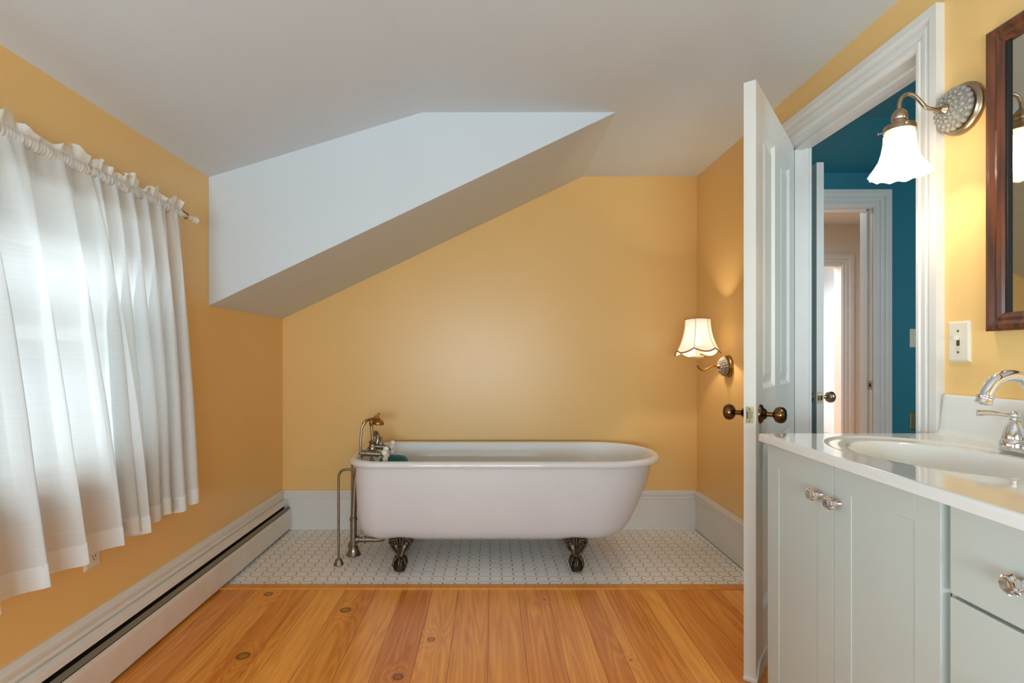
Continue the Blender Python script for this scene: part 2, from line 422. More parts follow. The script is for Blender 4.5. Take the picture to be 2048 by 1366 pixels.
# ------------------------------------------------------------------ walls and ceiling
WY0, WY1, WZ0, WZ1 = .46, 2.02, .74, 1.60       # window in the left wall
wl = MB()
VY_0, VY_1, VZ_0, VZ_1 = -1.15, -.10, .62, 1.60    # opening in the left wall for the added fill-light window, behind the camera
wl.box(XL-.12, XL, YF-.12, VY_0, -.1, 2.4); wl.box(XL-.12, XL, VY_1, WY0, -.1, 2.4); wl.box(XL-.12, XL, WY1, YB+.1, -.1, 2.4)
wl.box(XL-.12, XL, WY0, WY1, -.1, WZ0); wl.box(XL-.12, XL, WY0, WY1, WZ1, 2.4)
wl.box(XL-.12, XL, VY_0, VY_1, -.1, VZ_0); wl.box(XL-.12, XL, VY_0, VY_1, VZ_1, 2.4)
struct(wl.build('wall_left', M_yellow))
struct(box('wall_back', (XL-.001, XR+WT, YB, YB+.1, -.1, 2.4), M_yellow))
DY0, DY1, DZ = 1.636, 2.385, 2.035               # clear door opening in the right wall
wr = MB()
wr.box(XR, XR+WT-.004, YF-.12, DY0-.018, -.1, 2.4); wr.box(XR, XR+WT-.004, DY1+.018, YB-.001, -.1, 2.4)
wr.box(XR, XR+WT-.004, DY0-.018, DY1+.018, DZ+.018, 2.4)
struct(wr.build('wall_right', M_yellow))
RW = (-1.0, .70, .62, 1.95)  # opening for the rear window added to admit fill light
wf = MB()
wf.box(XL, RW[0], YF-.12, YF, -.1, 2.4); wf.box(RW[1], XR, YF-.12, YF, -.1, 2.4)
wf.box(RW[0], RW[1], YF-.12, YF, -.1, RW[2]); wf.box(RW[0], RW[1], YF-.12, YF, RW[3], 2.4)
struct(wf.build('wall_front', M_yellow))
# ceiling: flat part, dormer slope on the left; low sloping eave over the tub
ceiling = struct(prism('ceiling', [(XR+WT, ZC), (-.319, ZC), (XL-.05, 1.930), (XL-.05, 2.55), (XR+WT, 2.55)], YF-.1, YB+.05, 'y', M_ceil))
prism('eave_soffit', [(XL+.0005, 1.340), (.602, ZC+.004), (.602, ZC+.05), (XL+.0005, ZC+.05)], YS, YB-.0005, 'y', M_ceil, ceiling)

# ------------------------------------------------------------------ baseboards
def bb_profile(h, t):
    return [(0, 0), (t, 0), (t, h-.055), (t+.003, h-.050), (t+.003, h-.045), (t-.002, h-.040), (t-.001, h-.030), (t+.004, h-.026), (t+.004, h-.016), (t-.004, h-.011), (t-.006, h-.002), (t-.010, h), (0, h)]
HB = .246
struct(prism('baseboard_back', [(YB-p[0], p[1]) for p in bb_profile(HB, .018)], XL+.005, XR-.012, 'x', M_trim))
struct(prism('baseboard_right', [(XR-p[0], p[1]) for p in bb_profile(HB, .018)], DY1+.09, YB-.018, 'y', M_trim))
struct(prism('baseboard_left', [(XL+p[0], p[1]) for p in bb_profile(HB+.006, .016)], YF, YB-.02, 'y', M_trim))
struct(prism('baseboard_front', [(YF+p[0], p[1]) for p in bb_profile(HB, .018)], XL+.02, XR-.02, 'x', M_trim))

# ------------------------------------------------------------------ baseboard heater
X0 = XL+.0172
t = thing('baseboard_heater', 'long low white baseboard heater with dark slot under the window', 'heater', (X0, 1.0, 0))
YH0, YH1 = YF+.1, YB-.025
prism('top_hood', [(X0, .190), (X0+.004, .196), (X0+.026, .186), (X0+.030, .170), (X0+.026, .168), (X0+.022, .180), (X0, .184)], YH0, YH1, 'y', M_heater, t)
box('back_plate', (X0, X0+.003, YH0, YH1, .01, .19), M_dark, t)
prism('damper', [(X0+.026, .148), (X0+.040, .136), (X0+.043, .139), (X0+.029, .152)], YH0, YH1, 'y', M_damper, t)
prism('front_cover', [(X0+.036, .016), (X0+.046, .014), (X0+.048, .018), (X0+.048, .118), (X0+.045, .132), (X0+.041, .134), (X0+.040, .131), (X0+.044, .117), (X0+.044, .020), (X0+.036, .019)], YH0, YH1, 'y', M_heater, t)
box('fin_core', (X0+.006, X0+.034, YH0, YH1, .03, .10), M_dark, t)
box('end_cap', (X0+.0005, X0+.036, YH1, YH1+.004, .02, .186), M_heater, t)

# ------------------------------------------------------------------ casing and doorway
CP = [(0, .010), (.005, .013), (.009, .017), (.018, .017), (.021, .012), (.027, .011), (.031, .018), (.042, .019), (.045, .014), (.051, .013), (.055, .021), (.062, .025), (.084, .025), (.084, 0), (0, 0)]
def casing(name, a0, a1, ztop, fmap, m, parent=None, prof=CP, z0=0):
    v = []; f = []; n = len(prof)
    for d, tt in prof:
        v += [fmap(a0-d, z0, tt), fmap(a0-d, ztop+d, tt), fmap(a1+d, ztop+d, tt), fmap(a1+d, z0, tt)]
    for i in range(n):
        j = (i+1) % n
        for k in range(3): f.append((i*4+k, i*4+k+1, j*4+k+1, j*4+k))
    f.append(tuple(i*4 for i in range(n))); f.append(tuple(i*4+3 for i in range(n)))
    return mk(name, v, f, m, parent)
CPX = [(d*1.1, tt) for d, tt in CP]
struct(casing('trim_1', DY0, DY1, DZ+.004, lambda a, z, tt: (XR-tt, a, z), M_trim, prof=[(d*.084/.084+0, tt) for d, tt in CPX]))
jm = MB()
X2 = XR+WT+.002
jm.box(XR-.008, X2, DY0-.018, DY0, 0, DZ+.018); jm.box(XR-.008, X2, DY1, DY1+.018, 0, DZ+.018); jm.box(XR-.008, X2, DY0, DY1, DZ, DZ+.018)
jm.box(XR+.042, XR+.078, DY0, DY0+.01, 0, DZ); jm.box(XR+.042, XR+.078, DY1-.01, DY1, 0, DZ); jm.box(XR+.042, XR+.078, DY0, DY1, DZ-.01, DZ)
struct(bevel(jm.build('trim_2', M_trim), .001))
struct(casing('trim_3', DY0, DY1, DZ+.004, lambda a, z, tt: (XR+WT+.0025+tt, a, z), M_trim))

# ------------------------------------------------------------------ panelled doors
def panel_door(name, w_, h_, t_, m, loc, rotz, panels):
    """leaf from local (0,0) along -Y (w), thickness towards +X, hinge at origin"""
    root = thing(name, None, None, loc, rotz); root['kind'] = 'structure'
    sw, mw = .105, .10
    cols_ = [(-sw, -(w_-mw)/2), (-(w_+mw)/2, -(w_-sw))]
    zs = sorted(set([.012]+[z for p in panels for z in p]+[h_]))
    L_ = MB()
    L_.box(0, t_, -sw, 0, .012, h_); L_.box(0, t_, -w_, -(w_-sw), .012, h_)
    zprev = .012
    for z0, z1 in panels:
        L_.box(0, t_, -(w_-sw), -sw, zprev, z0); zprev = z1
        L_.box(0, t_, -(w_+mw)/2, -(w_-mw)/2, z0, z1)
    L_.box(0, t_, -(w_-sw), -sw, zprev, h_)
    o = L_.build('leaf', m, root, local=True)
    for z0, z1 in panels:
        for ya, yb in cols_:
            ya, yb = min(ya, yb), max(ya, yb)
            for side in (0, 1):
                xs = (lambda d: t_-d) if side else (lambda d: d)
                rings = [(0, .0), (.008, .006), (.014, .011), (.020, .011), (.052, .003), (.056, .003)]
                v = []; f = []
                for ins, d in rings:
                    v += [(xs(d), ya+ins, z0+ins), (xs(d), yb-ins, z0+ins), (xs(d), yb-ins, z1-ins), (xs(d), ya+ins, z1-ins)]
                for r_ in range(len(rings)-1):
                    for k in range(4):
                        q = (k+1) % 4; f.append((r_*4+k, r_*4+q, r_*4+4+q, r_*4+4+k))
                e = 4*(len(rings)-1); f.append((e, e+1, e+2, e+3))
                mk('raised_panel', v, f, m, root, local=True)
    return root
def door_knob(parent, y, z, t_, side, m):
    x = t_ if side > 0 else 0; s = side
    lathe('rosette', [(0.0335, 0), (.0335, .004), (.030, .008), (.022, .011), (.016, .018), (.0125, .021)], m, parent, (x, y, z), (s, 0, 0), local=True)
    lathe('knob', [(.0085, .018), (.0085, .040), (.014, .043), (.023, .048), (.0275, .056), (.0285, .064), (.026, .073), (.019, .079), (.008, .0815), (.0001, .082)], m, parent, (x, y, z), (s, 0, 0), local=True)
W1, T1 = .735, .038
door1 = panel_door('door_1', W1, 2.030, T1, M_door, (XR-.002, DY1-.004, .002), -math.radians(38.5), [(.205, .80), (.985, 1.905)])
# local -Y rotated by -38.5 deg points to (-sin, -cos)
door_knob(door1, -W1+.062, .90, T1, 1, M_bronze); door_knob(door1, -W1+.062, .90, T1, -1, M_bronze)
lp = box('latch_plate', (T1/2-.0125, T1/2+.0125, -W1-.0015, -W1+.001, .872, .928), M_plate, door1, local=True)
prism('latch_bolt', [(T1/2-.008, -W1-.001), (T1/2+.008, -W1-.001), (T1/2+.008, -W1-.004), (T1/2-.004, -W1-.010), (T1/2-.008, -W1-.008)], .888, .911, 'z', M_screw, door1, local=True)
for zz in (.879, .921): lathe('screw', [(.003, 0), (.003, .001), (.0001, .0014)], M_screw, door1, (T1/2, -W1-.0015, zz), (0, -1, 0), seg=10, local=True)
for zz in (.24, 1.02, 1.80):
    hv = MB(); v, f = lathe_vf([(.0055, 0), (.0055, .09), (.003, .095), (.0001, .097)], 12, Matrix.Translation((-.006, .002, zz))); hv.add(v, f)
    hv.build('hinge', M_door, door1, smooth=True, local=True)
# wooden stop at the foot of the door
ds = thing('door_stop', 'worn white painted wooden stop on the floor at the foot of the open door', 'door stop', (.90, 1.775, 0), -math.radians(38.5))
pr = [(-.005, 0), (.16, 0), (.16, .060), (.075, .060), (.045, .056), (.030, .045), (.012, .020), (-.005, .012)]
o = prism('stop_block', [(p[0], p[1]) for p in pr], .003, .048, 'y', M_wornpaint, ds, local=True)
o.rotation_euler = (0, 0, PI/2); bevel(o, .003)
o = lathe('screw_head', [(.006, 0), (.006, .0015), (.0001, .003)], M_screw, ds, (-.048, .085, .045), (-1, 0, 0), seg=12, local=True)

# ------------------------------------------------------------------ hall beyond the doorway
HY = 3.31; HX0, HX1, HZ = 1.62, 2.39, 2.03
hw = MB()
hw.box(XR+WT+.001, HX0-.018, HY, HY+.11, -.1, 2.6); hw.box(HX1+.018, 3.4, HY, HY+.11, -.1, 2.6); hw.box(HX0-.018, HX1+.018, HY, HY+.11, HZ+.018, 2.6)
struct(hw.build('wall_hall_back', M_teal))
hs = MB()
hs.box(XR+WT-.003, XR+WT+.002, .9, DY0-.018, 0, 2.6); hs.box(XR+WT-.003, XR+WT+.002, DY1+.018, HY-.001, 0, 2.6); hs.box(XR+WT-.003, XR+WT+.002, DY0-.018, DY1+.018, DZ+.018, 2.6)
struct(hs.build('wall_hall_left', M_teal))
struct(box('wall_hall_right', (3.3, 3.4, .8, HY, -.1, 2.6), M_teal))
struct(box('wall_hall_front', (XR+WT-.004, 3.3, .8, .9, -.1, 2.6), M_teal))
struct(prism('ceiling_hall', [(.8, 2.40), (2.88, 2.40), (HY+.001, 2.247), (HY+.001, 2.7), (.8, 2.7)], XR+WT+.003, 3.3, 'x', M_teal))
struct(casing('trim_4', HX0, HX1, HZ+.004, lambda a, z, tt: (a, HY-tt, z), M_trim, prof=[(d*1.22, tt) for d, tt in CP]))
jb = MB()
jb.box(HX0-.018, HX0, HY-.004, HY+.114, 0, HZ+.018); jb.box(HX1, HX1+.018, HY-.004, HY+.114, 0, HZ+.018); jb.box(HX0, HX1, HY-.004, HY+.114, HZ, HZ+.018)
jb.box(HX0, HX0+.01, HY+.04, HY+.075, 0, HZ); jb.box(HX1-.01, HX1, HY+.04, HY+.075, 0, HZ); jb.box(HX0, HX1, HY+.04, HY+.075, HZ-.01, HZ)
jo = struct(bevel(jb.build('trim_5', M_trim), .001))
st = box('strike_plate', (HX1-.0015, HX1+.0005, HY+.006, HY+.036, .892, .948), M_plate, jo)
box('strike_hole', (HX1-.0025, HX1-.001, HY+.014, HY+.028, .908, .932), M_dark, jo)
D2 = (HX0+.001, HY-.012, .002)
door2 = panel_door('door_2', .755, 2.030, .033, M_door, D2, -math.radians(4.0), [(.205, .80), (.985, 1.905)])
door_knob(door2, -.755+.06, .90, .033, 1, M_pewter); door_knob(door2, -.755+.06, .90, .033, -1, M_bronze)
box('latch_plate', (.004, .029, -.7565, -.754, .872, .928), M_plate, door2, local=True)
prism('latch_bolt', [(.009, -.756), (.025, -.756), (.025, -.759), (.013, -.765), (.009, -.763)], .888, .911, 'z', M_screw, door2, local=True)
# the plates on the teal wall
def wallplate(name, label, cat, c, u, nrm, m, wd=.070, ht=.115, group=None):
    """u = horizontal direction on the wall, nrm = outward normal"""
    t = thing(name, label, cat, c, 0, group); u = Vector(u); nrm = Vector(nrm)
    def P(a, z, d): return u*a+nrm*d+Vector((0, 0, z))
    v = []; e = .006
    for ins, d in ((0, 0), (0, .003), (e, .0065)):
        a = wd/2-ins; z = ht/2-ins
        v += [P(-a, -z, d), P(a, -z, d), P(a, z, d), P(-a, z, d)]
    f = [(8, 9, 10, 11), (3, 2, 1, 0)]
    for r_ in (0, 1):
        for k in range(4):
            q = (k+1) % 4; f.append((r_*4+k, r_*4+q, r_*4+4+q, r_*4+4+k))
    mk('cover', v, f, m, t, local=True)
    return t, P
def pbox(name, P, a0, a1, z0, z1, d0, d1, m, t, bv=0):
    v = [P(a, z, d) for a in (a0, a1) for z in (z0, z1) for d in (d0, d1)]
    o = mk(name, v, BF, m, t, local=True)
    if bv: bevel(o, bv)
    return o
t, P = wallplate('light_switch', 'white switch plate on the teal hall wall, half hidden by the door trim', 'light switch', (2.655, HY, 1.215), (1, 0, 0), (0, -1, 0), M_ivory)
pbox('toggle', P, -.005, .005, -.002, .012, .005, .018, M_ivory, t, .001)
t, P = wallplate('wall_outlet', 'tan outlet plate low on the teal hall wall, half hidden by the door trim', 'outlet', (2.655, HY, .70), (1, 0, 0), (0, -1, 0), M_plate)
for zz in (-.02, .02): pbox('socket', P, -.014, .014, zz-.014, zz+.014, .006, .008, M_plate, t, .001)
# cream room and its bright doorway
CY = 5.43
cw = MB()
cw.box(.9, 2.72, CY, CY+.1, -.1, 2.6); cw.box(3.59, 5.0, CY, CY+.1, -.1, 2.6); cw.box(2.72, 3.59, CY, CY+.1, 2.02, 2.6)
struct(cw.build('wall_far_room', M_cream))
struct(box('wall_far_room_side', (4.9, 5.0, HY+.11, CY, -.1, 2.6), M_cream))
struct(box('wall_far_room_left', (.8, .9, YB+.1, CY, -.1, 2.6), M_cream))
struct(box('ceiling_far_room', (.8, 5.0, HY+.112, 8.0, 2.45, 2.55), M_ceil))
struct(box('wall_far_room_front', (3.4, 5.0, HY, HY+.11, -.1, 2.6), M_cream))
struct(casing('trim_6', 2.72, 3.59, 2.02, lambda a, z, tt: (a, CY-tt, z), M_trim, prof=[(d*1.45, tt*1.2) for d, tt in CP]))
er = MB()
er.box(2.0, 2.1, CY+.1, 7.9, -.1, 2.5); er.box(4.9, 5.0, CY+.1, 7.9, -.1, 2.5); er.box(2.0, 5.0, 7.8, 7.9, -.1, 2.5)
struct(er.build('wall_end_room', mat('pale_blue_white_paint', (222, 232, 238), .6, var=.02)))

# ------------------------------------------------------------------ window in the left wall
t = thing('window_1', None, None, (XL, 1.24, WZ0)); t['kind'] = 'structure'
casing_w = [(d, tt*.8) for d, tt in CP]
def wmap(a, z, tt): return (XL+tt, a, z)
c1 = casing('casing', WY0, WY1, WZ1, wmap, M_trim, t, prof=casing_w, z0=WZ0)
box('sill', (XL-.10, XL+.032, WY0-.10, WY1+.10, WZ0-.024, WZ0), M_trim, t, bv=.003)
box('apron', (XL+.0005, XL+.014, WY0-.07, WY1+.07, WZ0-.10, WZ0-.024), M_trim, t, bv=.002)
for (a, b) in ((WY0, 1.205), (1.275, WY1)):
    for (z0, z1, xx) in ((WZ0, 1.19, XL-.065), (1.16, WZ1, XL-.095)):
        s_ = MB(); q = .038
        s_.box(xx-.014, xx+.014, a+.004, a+q, z0, z1); s_.box(xx-.014, xx+.014, b-q, b-.004, z0, z1)
        s_.box(xx-.0139, xx+.0139, a+q, b-q, z0, z0+q); s_.box(xx-.0139, xx+.0139, a+q, b-q, z1-q, z1)
        so = s_.build('sash', M_trim, t)
        box('pane', (xx-.002, xx+.002, a+q, b-q, z0+q, z1-q), M_pane, so)
box('mullion', (XL-.11, XL-.002, 1.205, 1.275, WZ0, WZ1), M_trim, t, bv=.002)
for nm, yc in (('far', 1.6475), ('near', .8325)):
    b_ = thing('window_blind', 'white slatted blind raised to the top of the %s sash behind the curtain' % nm, 'blind', (XL-.03, yc, WZ1), 0, 'raised blinds behind the sheer curtains')
    wd = .355
    box('headrail', (XL-.045, XL-.012, yc-wd, yc+wd, WZ1-.03, WZ1-.001), M_blind, b_)
    for k in range(9):
        z = WZ1-.045-.0125*k
        prism('slat', [(XL-.045, z-.004), (XL-.030, z+.001), (XL-.014, z+.004), (XL-.014, z+.006), (XL-.030, z+.003), (XL-.045, z-.002)], yc-wd, yc+wd, 'y', M_blind, b_)
    box('bottom_rail', (XL-.043, XL-.016, yc-wd, yc+wd, WZ1-.172, WZ1-.157), M_blind, b_, bv=.002)
# unseen left-wall window, invented to let fill light in behind the camera
t = thing('fill_window_side', None, None, (XL, -.62, VZ_0)); t['kind'] = 'structure'
casing('casing', VY_0, VY_1, VZ_1, wmap, M_trim, t, prof=casing_w, z0=VZ_0)
box('sill', (XL-.10, XL+.032, VY_0-.10, VY_1+.10, VZ_0-.024, VZ_0), M_trim, t)
for (z0, z1, xx) in ((VZ_0, 1.13, XL-.065), (1.10, VZ_1, XL-.095)):
    s_ = MB(); q = .038; a, b = VY_0, VY_1
    s_.box(xx-.014, xx+.014, a+.004, a+q, z0, z1); s_.box(xx-.014, xx+.014, b-q, b-.004, z0, z1)
    s_.box(xx-.0139, xx+.0139, a+q, b-q, z0, z0+q); s_.box(xx-.0139, xx+.0139, a+q, b-q, z1-q, z1)
    so = s_.build('sash', M_trim, t)
    box('pane', (xx-.002, xx+.002, a+q, b-q, z0+q, z1-q), M_pane, so)

t = thing('fill_window_rear', None, None, (-.15, YF, RW[2])); t['kind'] = 'structure'  # unseen window in the rear wall, made up for the fill light
casing('casing', RW[0], RW[1], RW[3], lambda a, z, tt: (a, YF+tt, z), M_trim, t, z0=RW[2])
box('sill', (RW[0]-.1, RW[1]+.1, YF-.1, YF+.03, RW[2]-.024, RW[2]), M_trim, t)
for (a, b) in ((RW[0], -.15), (-.15, RW[1])):
    for z0, z1, yy in ((RW[2], 1.30, YF-.06), (1.28, RW[3], YF-.09)):
        s_ = MB(); q = .035
        s_.box(a, a+q, yy-.012, yy+.012, z0, z1); s_.box(b-q, b, yy-.012, yy+.012, z0, z1); s_.box(a+q, b-q, yy-.012, yy+.012, z0, z0+q); s_.box(a+q, b-q, yy-.012, yy+.012, z1-q, z1)
        so = s_.build('sash', M_trim, t)
        box('pane', (a+q, b-q, yy-.002, yy+.002, z0+q, z1-q), M_pane, so)

# ------------------------------------------------------------------ curtain rod and curtains
XRD = XL+.080; ZR = 1.676
t = thing('curtain_rod', 'cream white curtain rod with a round end knob above the window', 'curtain rod', (XRD, 1.3, ZR))
tube('pole', [(XRD, .1, ZR), (XRD, 2.225, ZR)], .0095, M_white, t, seg=16, curve=False)
for yy, s_ in ((2.225, 1), (.1, -1)):
    lathe('finial', [(.010, -.004), (.0125, 0), (.0125, .003), (.010, .006), (.014, .011), (.0155, .018), (.0135, .026), (.007, .031), (.0001, .032)], M_white, t, (XRD, yy, ZR), (0, s_, 0), seg=20)
for yy in (2.165, .2):
    tube('bracket', [(XL+.004, yy, ZR+.035), (XL+.03, yy, ZR+.034), (XL+.065, yy, ZR+.024), (XRD, yy, ZR+.013), (XRD+.014, yy, ZR+.004), (XRD+.012, yy, ZR-.008), (XRD, yy, ZR-.012)], .0032, M_brass, t, seg=8)
    lathe('bracket_plate', [(.011, 0), (.011, .002), (.006, .004), (.0001, .0045)], M_brass, t, (XL, yy, ZR+.035), (1, 0, 0), seg=16)

def curtain(label, ytop, ybot, folds, seed, zb=.497, lean=0, xoff=0.0):
    rnd = random.Random(seed)
    t = thing('curtain', label, 'curtain', (XRD, (ytop[0]+ytop[1])/2, zb), 0, 'sheer curtains on the window')
    NU = folds*14
    ph = [rnd.uniform(-.45, .45) for _ in range(folds+2)]; am = [rnd.uniform(.55, 1.25) for _ in range(folds+2)]
    dr = [rnd.uniform(-.02, .02) for _ in range(folds+2)]
    def wave(u):
        q = u*folds; i = int(q); fr = q-i; sf = fr*fr*(3-2*fr)
        a = am[i]*(1-sf)+am[min(i+1, folds)]*sf; p = ph[i]*(1-sf)+ph[min(i+1, folds)]*sf
        return a*math.sin(2*PI*q+p*2), p
    def pt(u, z):
        v = (ZR-z)/(ZR-zb); v = max(-.05, min(1, v))
        wv, p = wave(u)
        vv = max(0, v)
        # soft pleats; steep on one side, so that they read as folds
        shp = math.tanh(1.6*wv)/math.tanh(1.6)
        ys = ytop[0]+(ytop[1]-ytop[0])*u; ye = ybot[0]+(ybot[1]-ybot[0])*u
        y = ys+(ye-ys)*(vv**.85)
        y += (.030*math.sin(2*PI*u*folds+p*2+1.2)*min(1, vv*2.5))
        amp = .006+.030*min(1, vv*1.6)**.7
        x = XRD+.004+amp*shp+xoff*vv+.012*vv*math.sin(5*u+seed)+.004*math.sin(7*v+9*u)*vv
        # fine gathers under the pocket
        g = math.exp(-vv*9)
        x += .004*g*math.sin(u*folds*2*PI*3.1+seed)
        return x, y
    def sheet(name, zs, m, dx=0.0, fn=None):
        V = []; F = []
        for j, z in enumerate(zs):
            for i in range(NU+1):
                u = i/NU; x, y = pt(u, z)
                zz = z + (.006*math.sin(6*u*PI+seed)+.004*math.sin(u*folds*2*PI) if z < zb+.075 else 0)
                if fn: x, y, zz = fn(u, j, x, y, zz)
                V.append((x+dx, y, zz))
        W = NU+1
        for j in range(len(zs)-1):
            for i in range(NU): F.append((j*W+i, j*W+i+1, (j+1)*W+i+1, (j+1)*W+i))
        return mk(name, V, F, m, t, smooth=True)
    zz = [ZR-.012-(ZR-.012-zb)*k/46 for k in range(47)]
    sheet('panel', zz, M_sheer)
    sheet('hem', [zb-.001+.062*k/4 for k in range(5)], M_hem, .0016)
    # rod pocket: crinkled sleeve round the rod
    V = []; F = []; ns = 12; NP = folds*40
    for i in range(NP+1):
        u = i/NP; y = ytop[0]+(ytop[1]-ytop[0])*u
        r = .0135+.0009*math.sin(i*1.9)+rnd.uniform(-.0010, .0010)
        for k in range(ns):
            a = 2*PI*k/ns; V.append((XRD+r*math.cos(a), y+.0012*math.sin(i*2.3+k), ZR+r*1.25*math.sin(a)))
    for i in range(NP):
        for k in range(ns):
            q = (k+1) % ns; F.append((i*ns+k, i*ns+q, (i+1)*ns+q, (i+1)*ns+k))
    mk('rod_pocket', V, F, M_hem, t, smooth=True)
    # ruffled heading standing above the rod
    def ruf(u, j, x, y, z):
        h = j/4
        wob = .011*h*math.sin(u*folds*2*PI*1.45+seed)+.005*h*math.sin(u*folds*2*PI*3.7)
        tip = .022*h*math.sin(u*folds*2*PI*.61+seed*1.7)*abs(math.sin(u*folds*2*PI*.9))
        return XRD+wob, y+.006*h*math.sin(u*folds*2*PI*2.2+1), ZR+.012+.033*h+tip
    V = []; F = []
    for j in range(5):
        for i in range(NU+1):
            u = i/NU; y = ytop[0]+(ytop[1]-ytop[0])*u; V.append(ruf(u, j, 0, y, 0))
    for j in range(4):
        for i in range(NU): F.append((j*(NU+1)+i, j*(NU+1)+i+1, (j+1)*(NU+1)+i+1, (j+1)*(NU+1)+i))
    mk('heading_ruffle', V, F, M_hem, t, smooth=True)
    return t
curtain('sheer white curtain panel at the far end of the rod, beside the sloping eave', (1.648, 2.135), (1.79, 2.195), 6, 3, xoff=.004)
curtain('wide sheer white curtain panel at the near end of the rod', (.25, 1.64), (.25, 1.83), 10, 5, lean=1, xoff=.030, zb=.490)
# outlet under the curtain
t, P = wallplate('wall_outlet', 'beige outlet on the yellow wall below the hem of the curtain', 'outlet', (XL, 1.765, .452), (0, 1, 0), (1, 0, 0), M_ivory)
for zz in (-.020, .020):
    s_ = pbox('socket', P, -.0145, .0145, zz-.0145, zz+.0145, .006, .0085, M_ivory, t, .003)
    for aa in (-.006, .006): pbox('slot', P, aa-.001, aa+.001, zz-.002, zz+.007, .008, .0089, M_dark, s_)
    pbox('slot', P, -.002, .002, zz-.010, zz-.006, .008, .0089, M_dark, s_)

# ------------------------------------------------------------------ clawfoot bathtub
TC = 2.955
def outline(xl, xr, hw_, rc, re):
    """closed outline: squared left end with corner radius rc, rounded right end (length re)"""
    P_ = []
    n1, n2, n3, n4 = 5, 9, 12, 16
    for i in range(n1): P_.append((xl, -(hw_-rc)*i/n1))
    for i in range(n2):
        a = PI+PI/2*i/n2; P_.append((xl+rc+rc*math.cos(a), -(hw_-rc)+rc*math.sin(a)))
    for i in range(n3): P_.append((xl+rc+(xr-re-xl-rc)*i/n3, -hw_))
    for i in range(n4):
        a = -PI/2+PI/2*i/n4; c_ = math.cos(a); s_ = math.sin(a)
        P_.append((xr-re+re*abs(c_)**.92, hw_*(-abs(s_)**.92)))
    P_.append((xr, 0))
    Q = [(x, -y) for x, y in P_[1:-1]][::-1]
    return P_+Q
def loft(rings):
    v = []; f = []; n = None
    for (xl, xr, hw_, rc, re, z) in rings:
        o_ = outline(xl, xr, hw_, rc, re); n = len(o_)
        v += [(x, TC+y, z) for x, y in o_]
    for j in range(len(rings)-1):
        for i in range(n):
            q = (i+1) % n; f.append((j*n+i, j*n+q, (j+1)*n+q, (j+1)*n+i))
    return v, f, n
tub = thing('bathtub', 'white cast-iron clawfoot bathtub on the hexagonal white tile floor in the alcove', 'bathtub', (.09, TC, 0))
tub['label'] = 'white cast-iron clawfoot bathtub with rolled rim on the white tile floor'
RT = [(-.700, .884, .298, .13, .32, .540), (-.703, .876, .298, .13, .32, .50), (-.702, .856, .293, .13, .31, .42), (-.699, .810, .284, .13, .30, .31), (-.692, .768, .268, .13, .28, .22), (-.678, .738, .246, .12, .25, .178), (-.648, .690, .205, .11, .2, .152), (-.57, .58, .13, .10, .12, .142)]
v, f, n = loft(RT); f.append(tuple((len(RT)-1)*n+i for i in range(n)))
mk('outer_shell', v, f, M_tubout, tub, smooth=True)
# rolled rim (D-shaped roll) and inside
rim = []
RC = .5575; xo = lambda d: (-.716-d, .905+d, .311+d, .165+d, .335+d)
for k in range(11):
    a = math.radians(-115+k*29.5)      # from under the roll, outside, over the top to the inside
    d = .023*math.cos(a); z = RC+.019*math.sin(a)
    rim.append(xo(d)+(z,))
inner = [(-.680, .862, .276, .145, .31, .535), (-.675, .845, .270, .145, .31, .48), (-.665, .80, .258, .14, .30, .38), (-.650, .735, .240, .14, .28, .28), (-.62, .66, .210, .14, .24, .215), (-.57, .57, .165, .12, .18, .185), (-.45, .42, .08, .07, .08, .175)]
v, f, n = loft(rim+inner); f.append(tuple((len(rim+inner)-1)*n+i for i in range(n)))
mk('basin', v, f, M_enamel, tub, smooth=True)
lathe('drain', [(.028, 0), (.028, .003), (.022, .004), (.0001, .002)], M_nickel, tub, (-.44, TC, .1755), seg=20)
lathe('overflow_plate', [(.034, 0), (.034, .003), (.028, .007), (.0001, .009)], M_nickel, tub, (-.671, TC, .44), (1, 0, 0), seg=24)

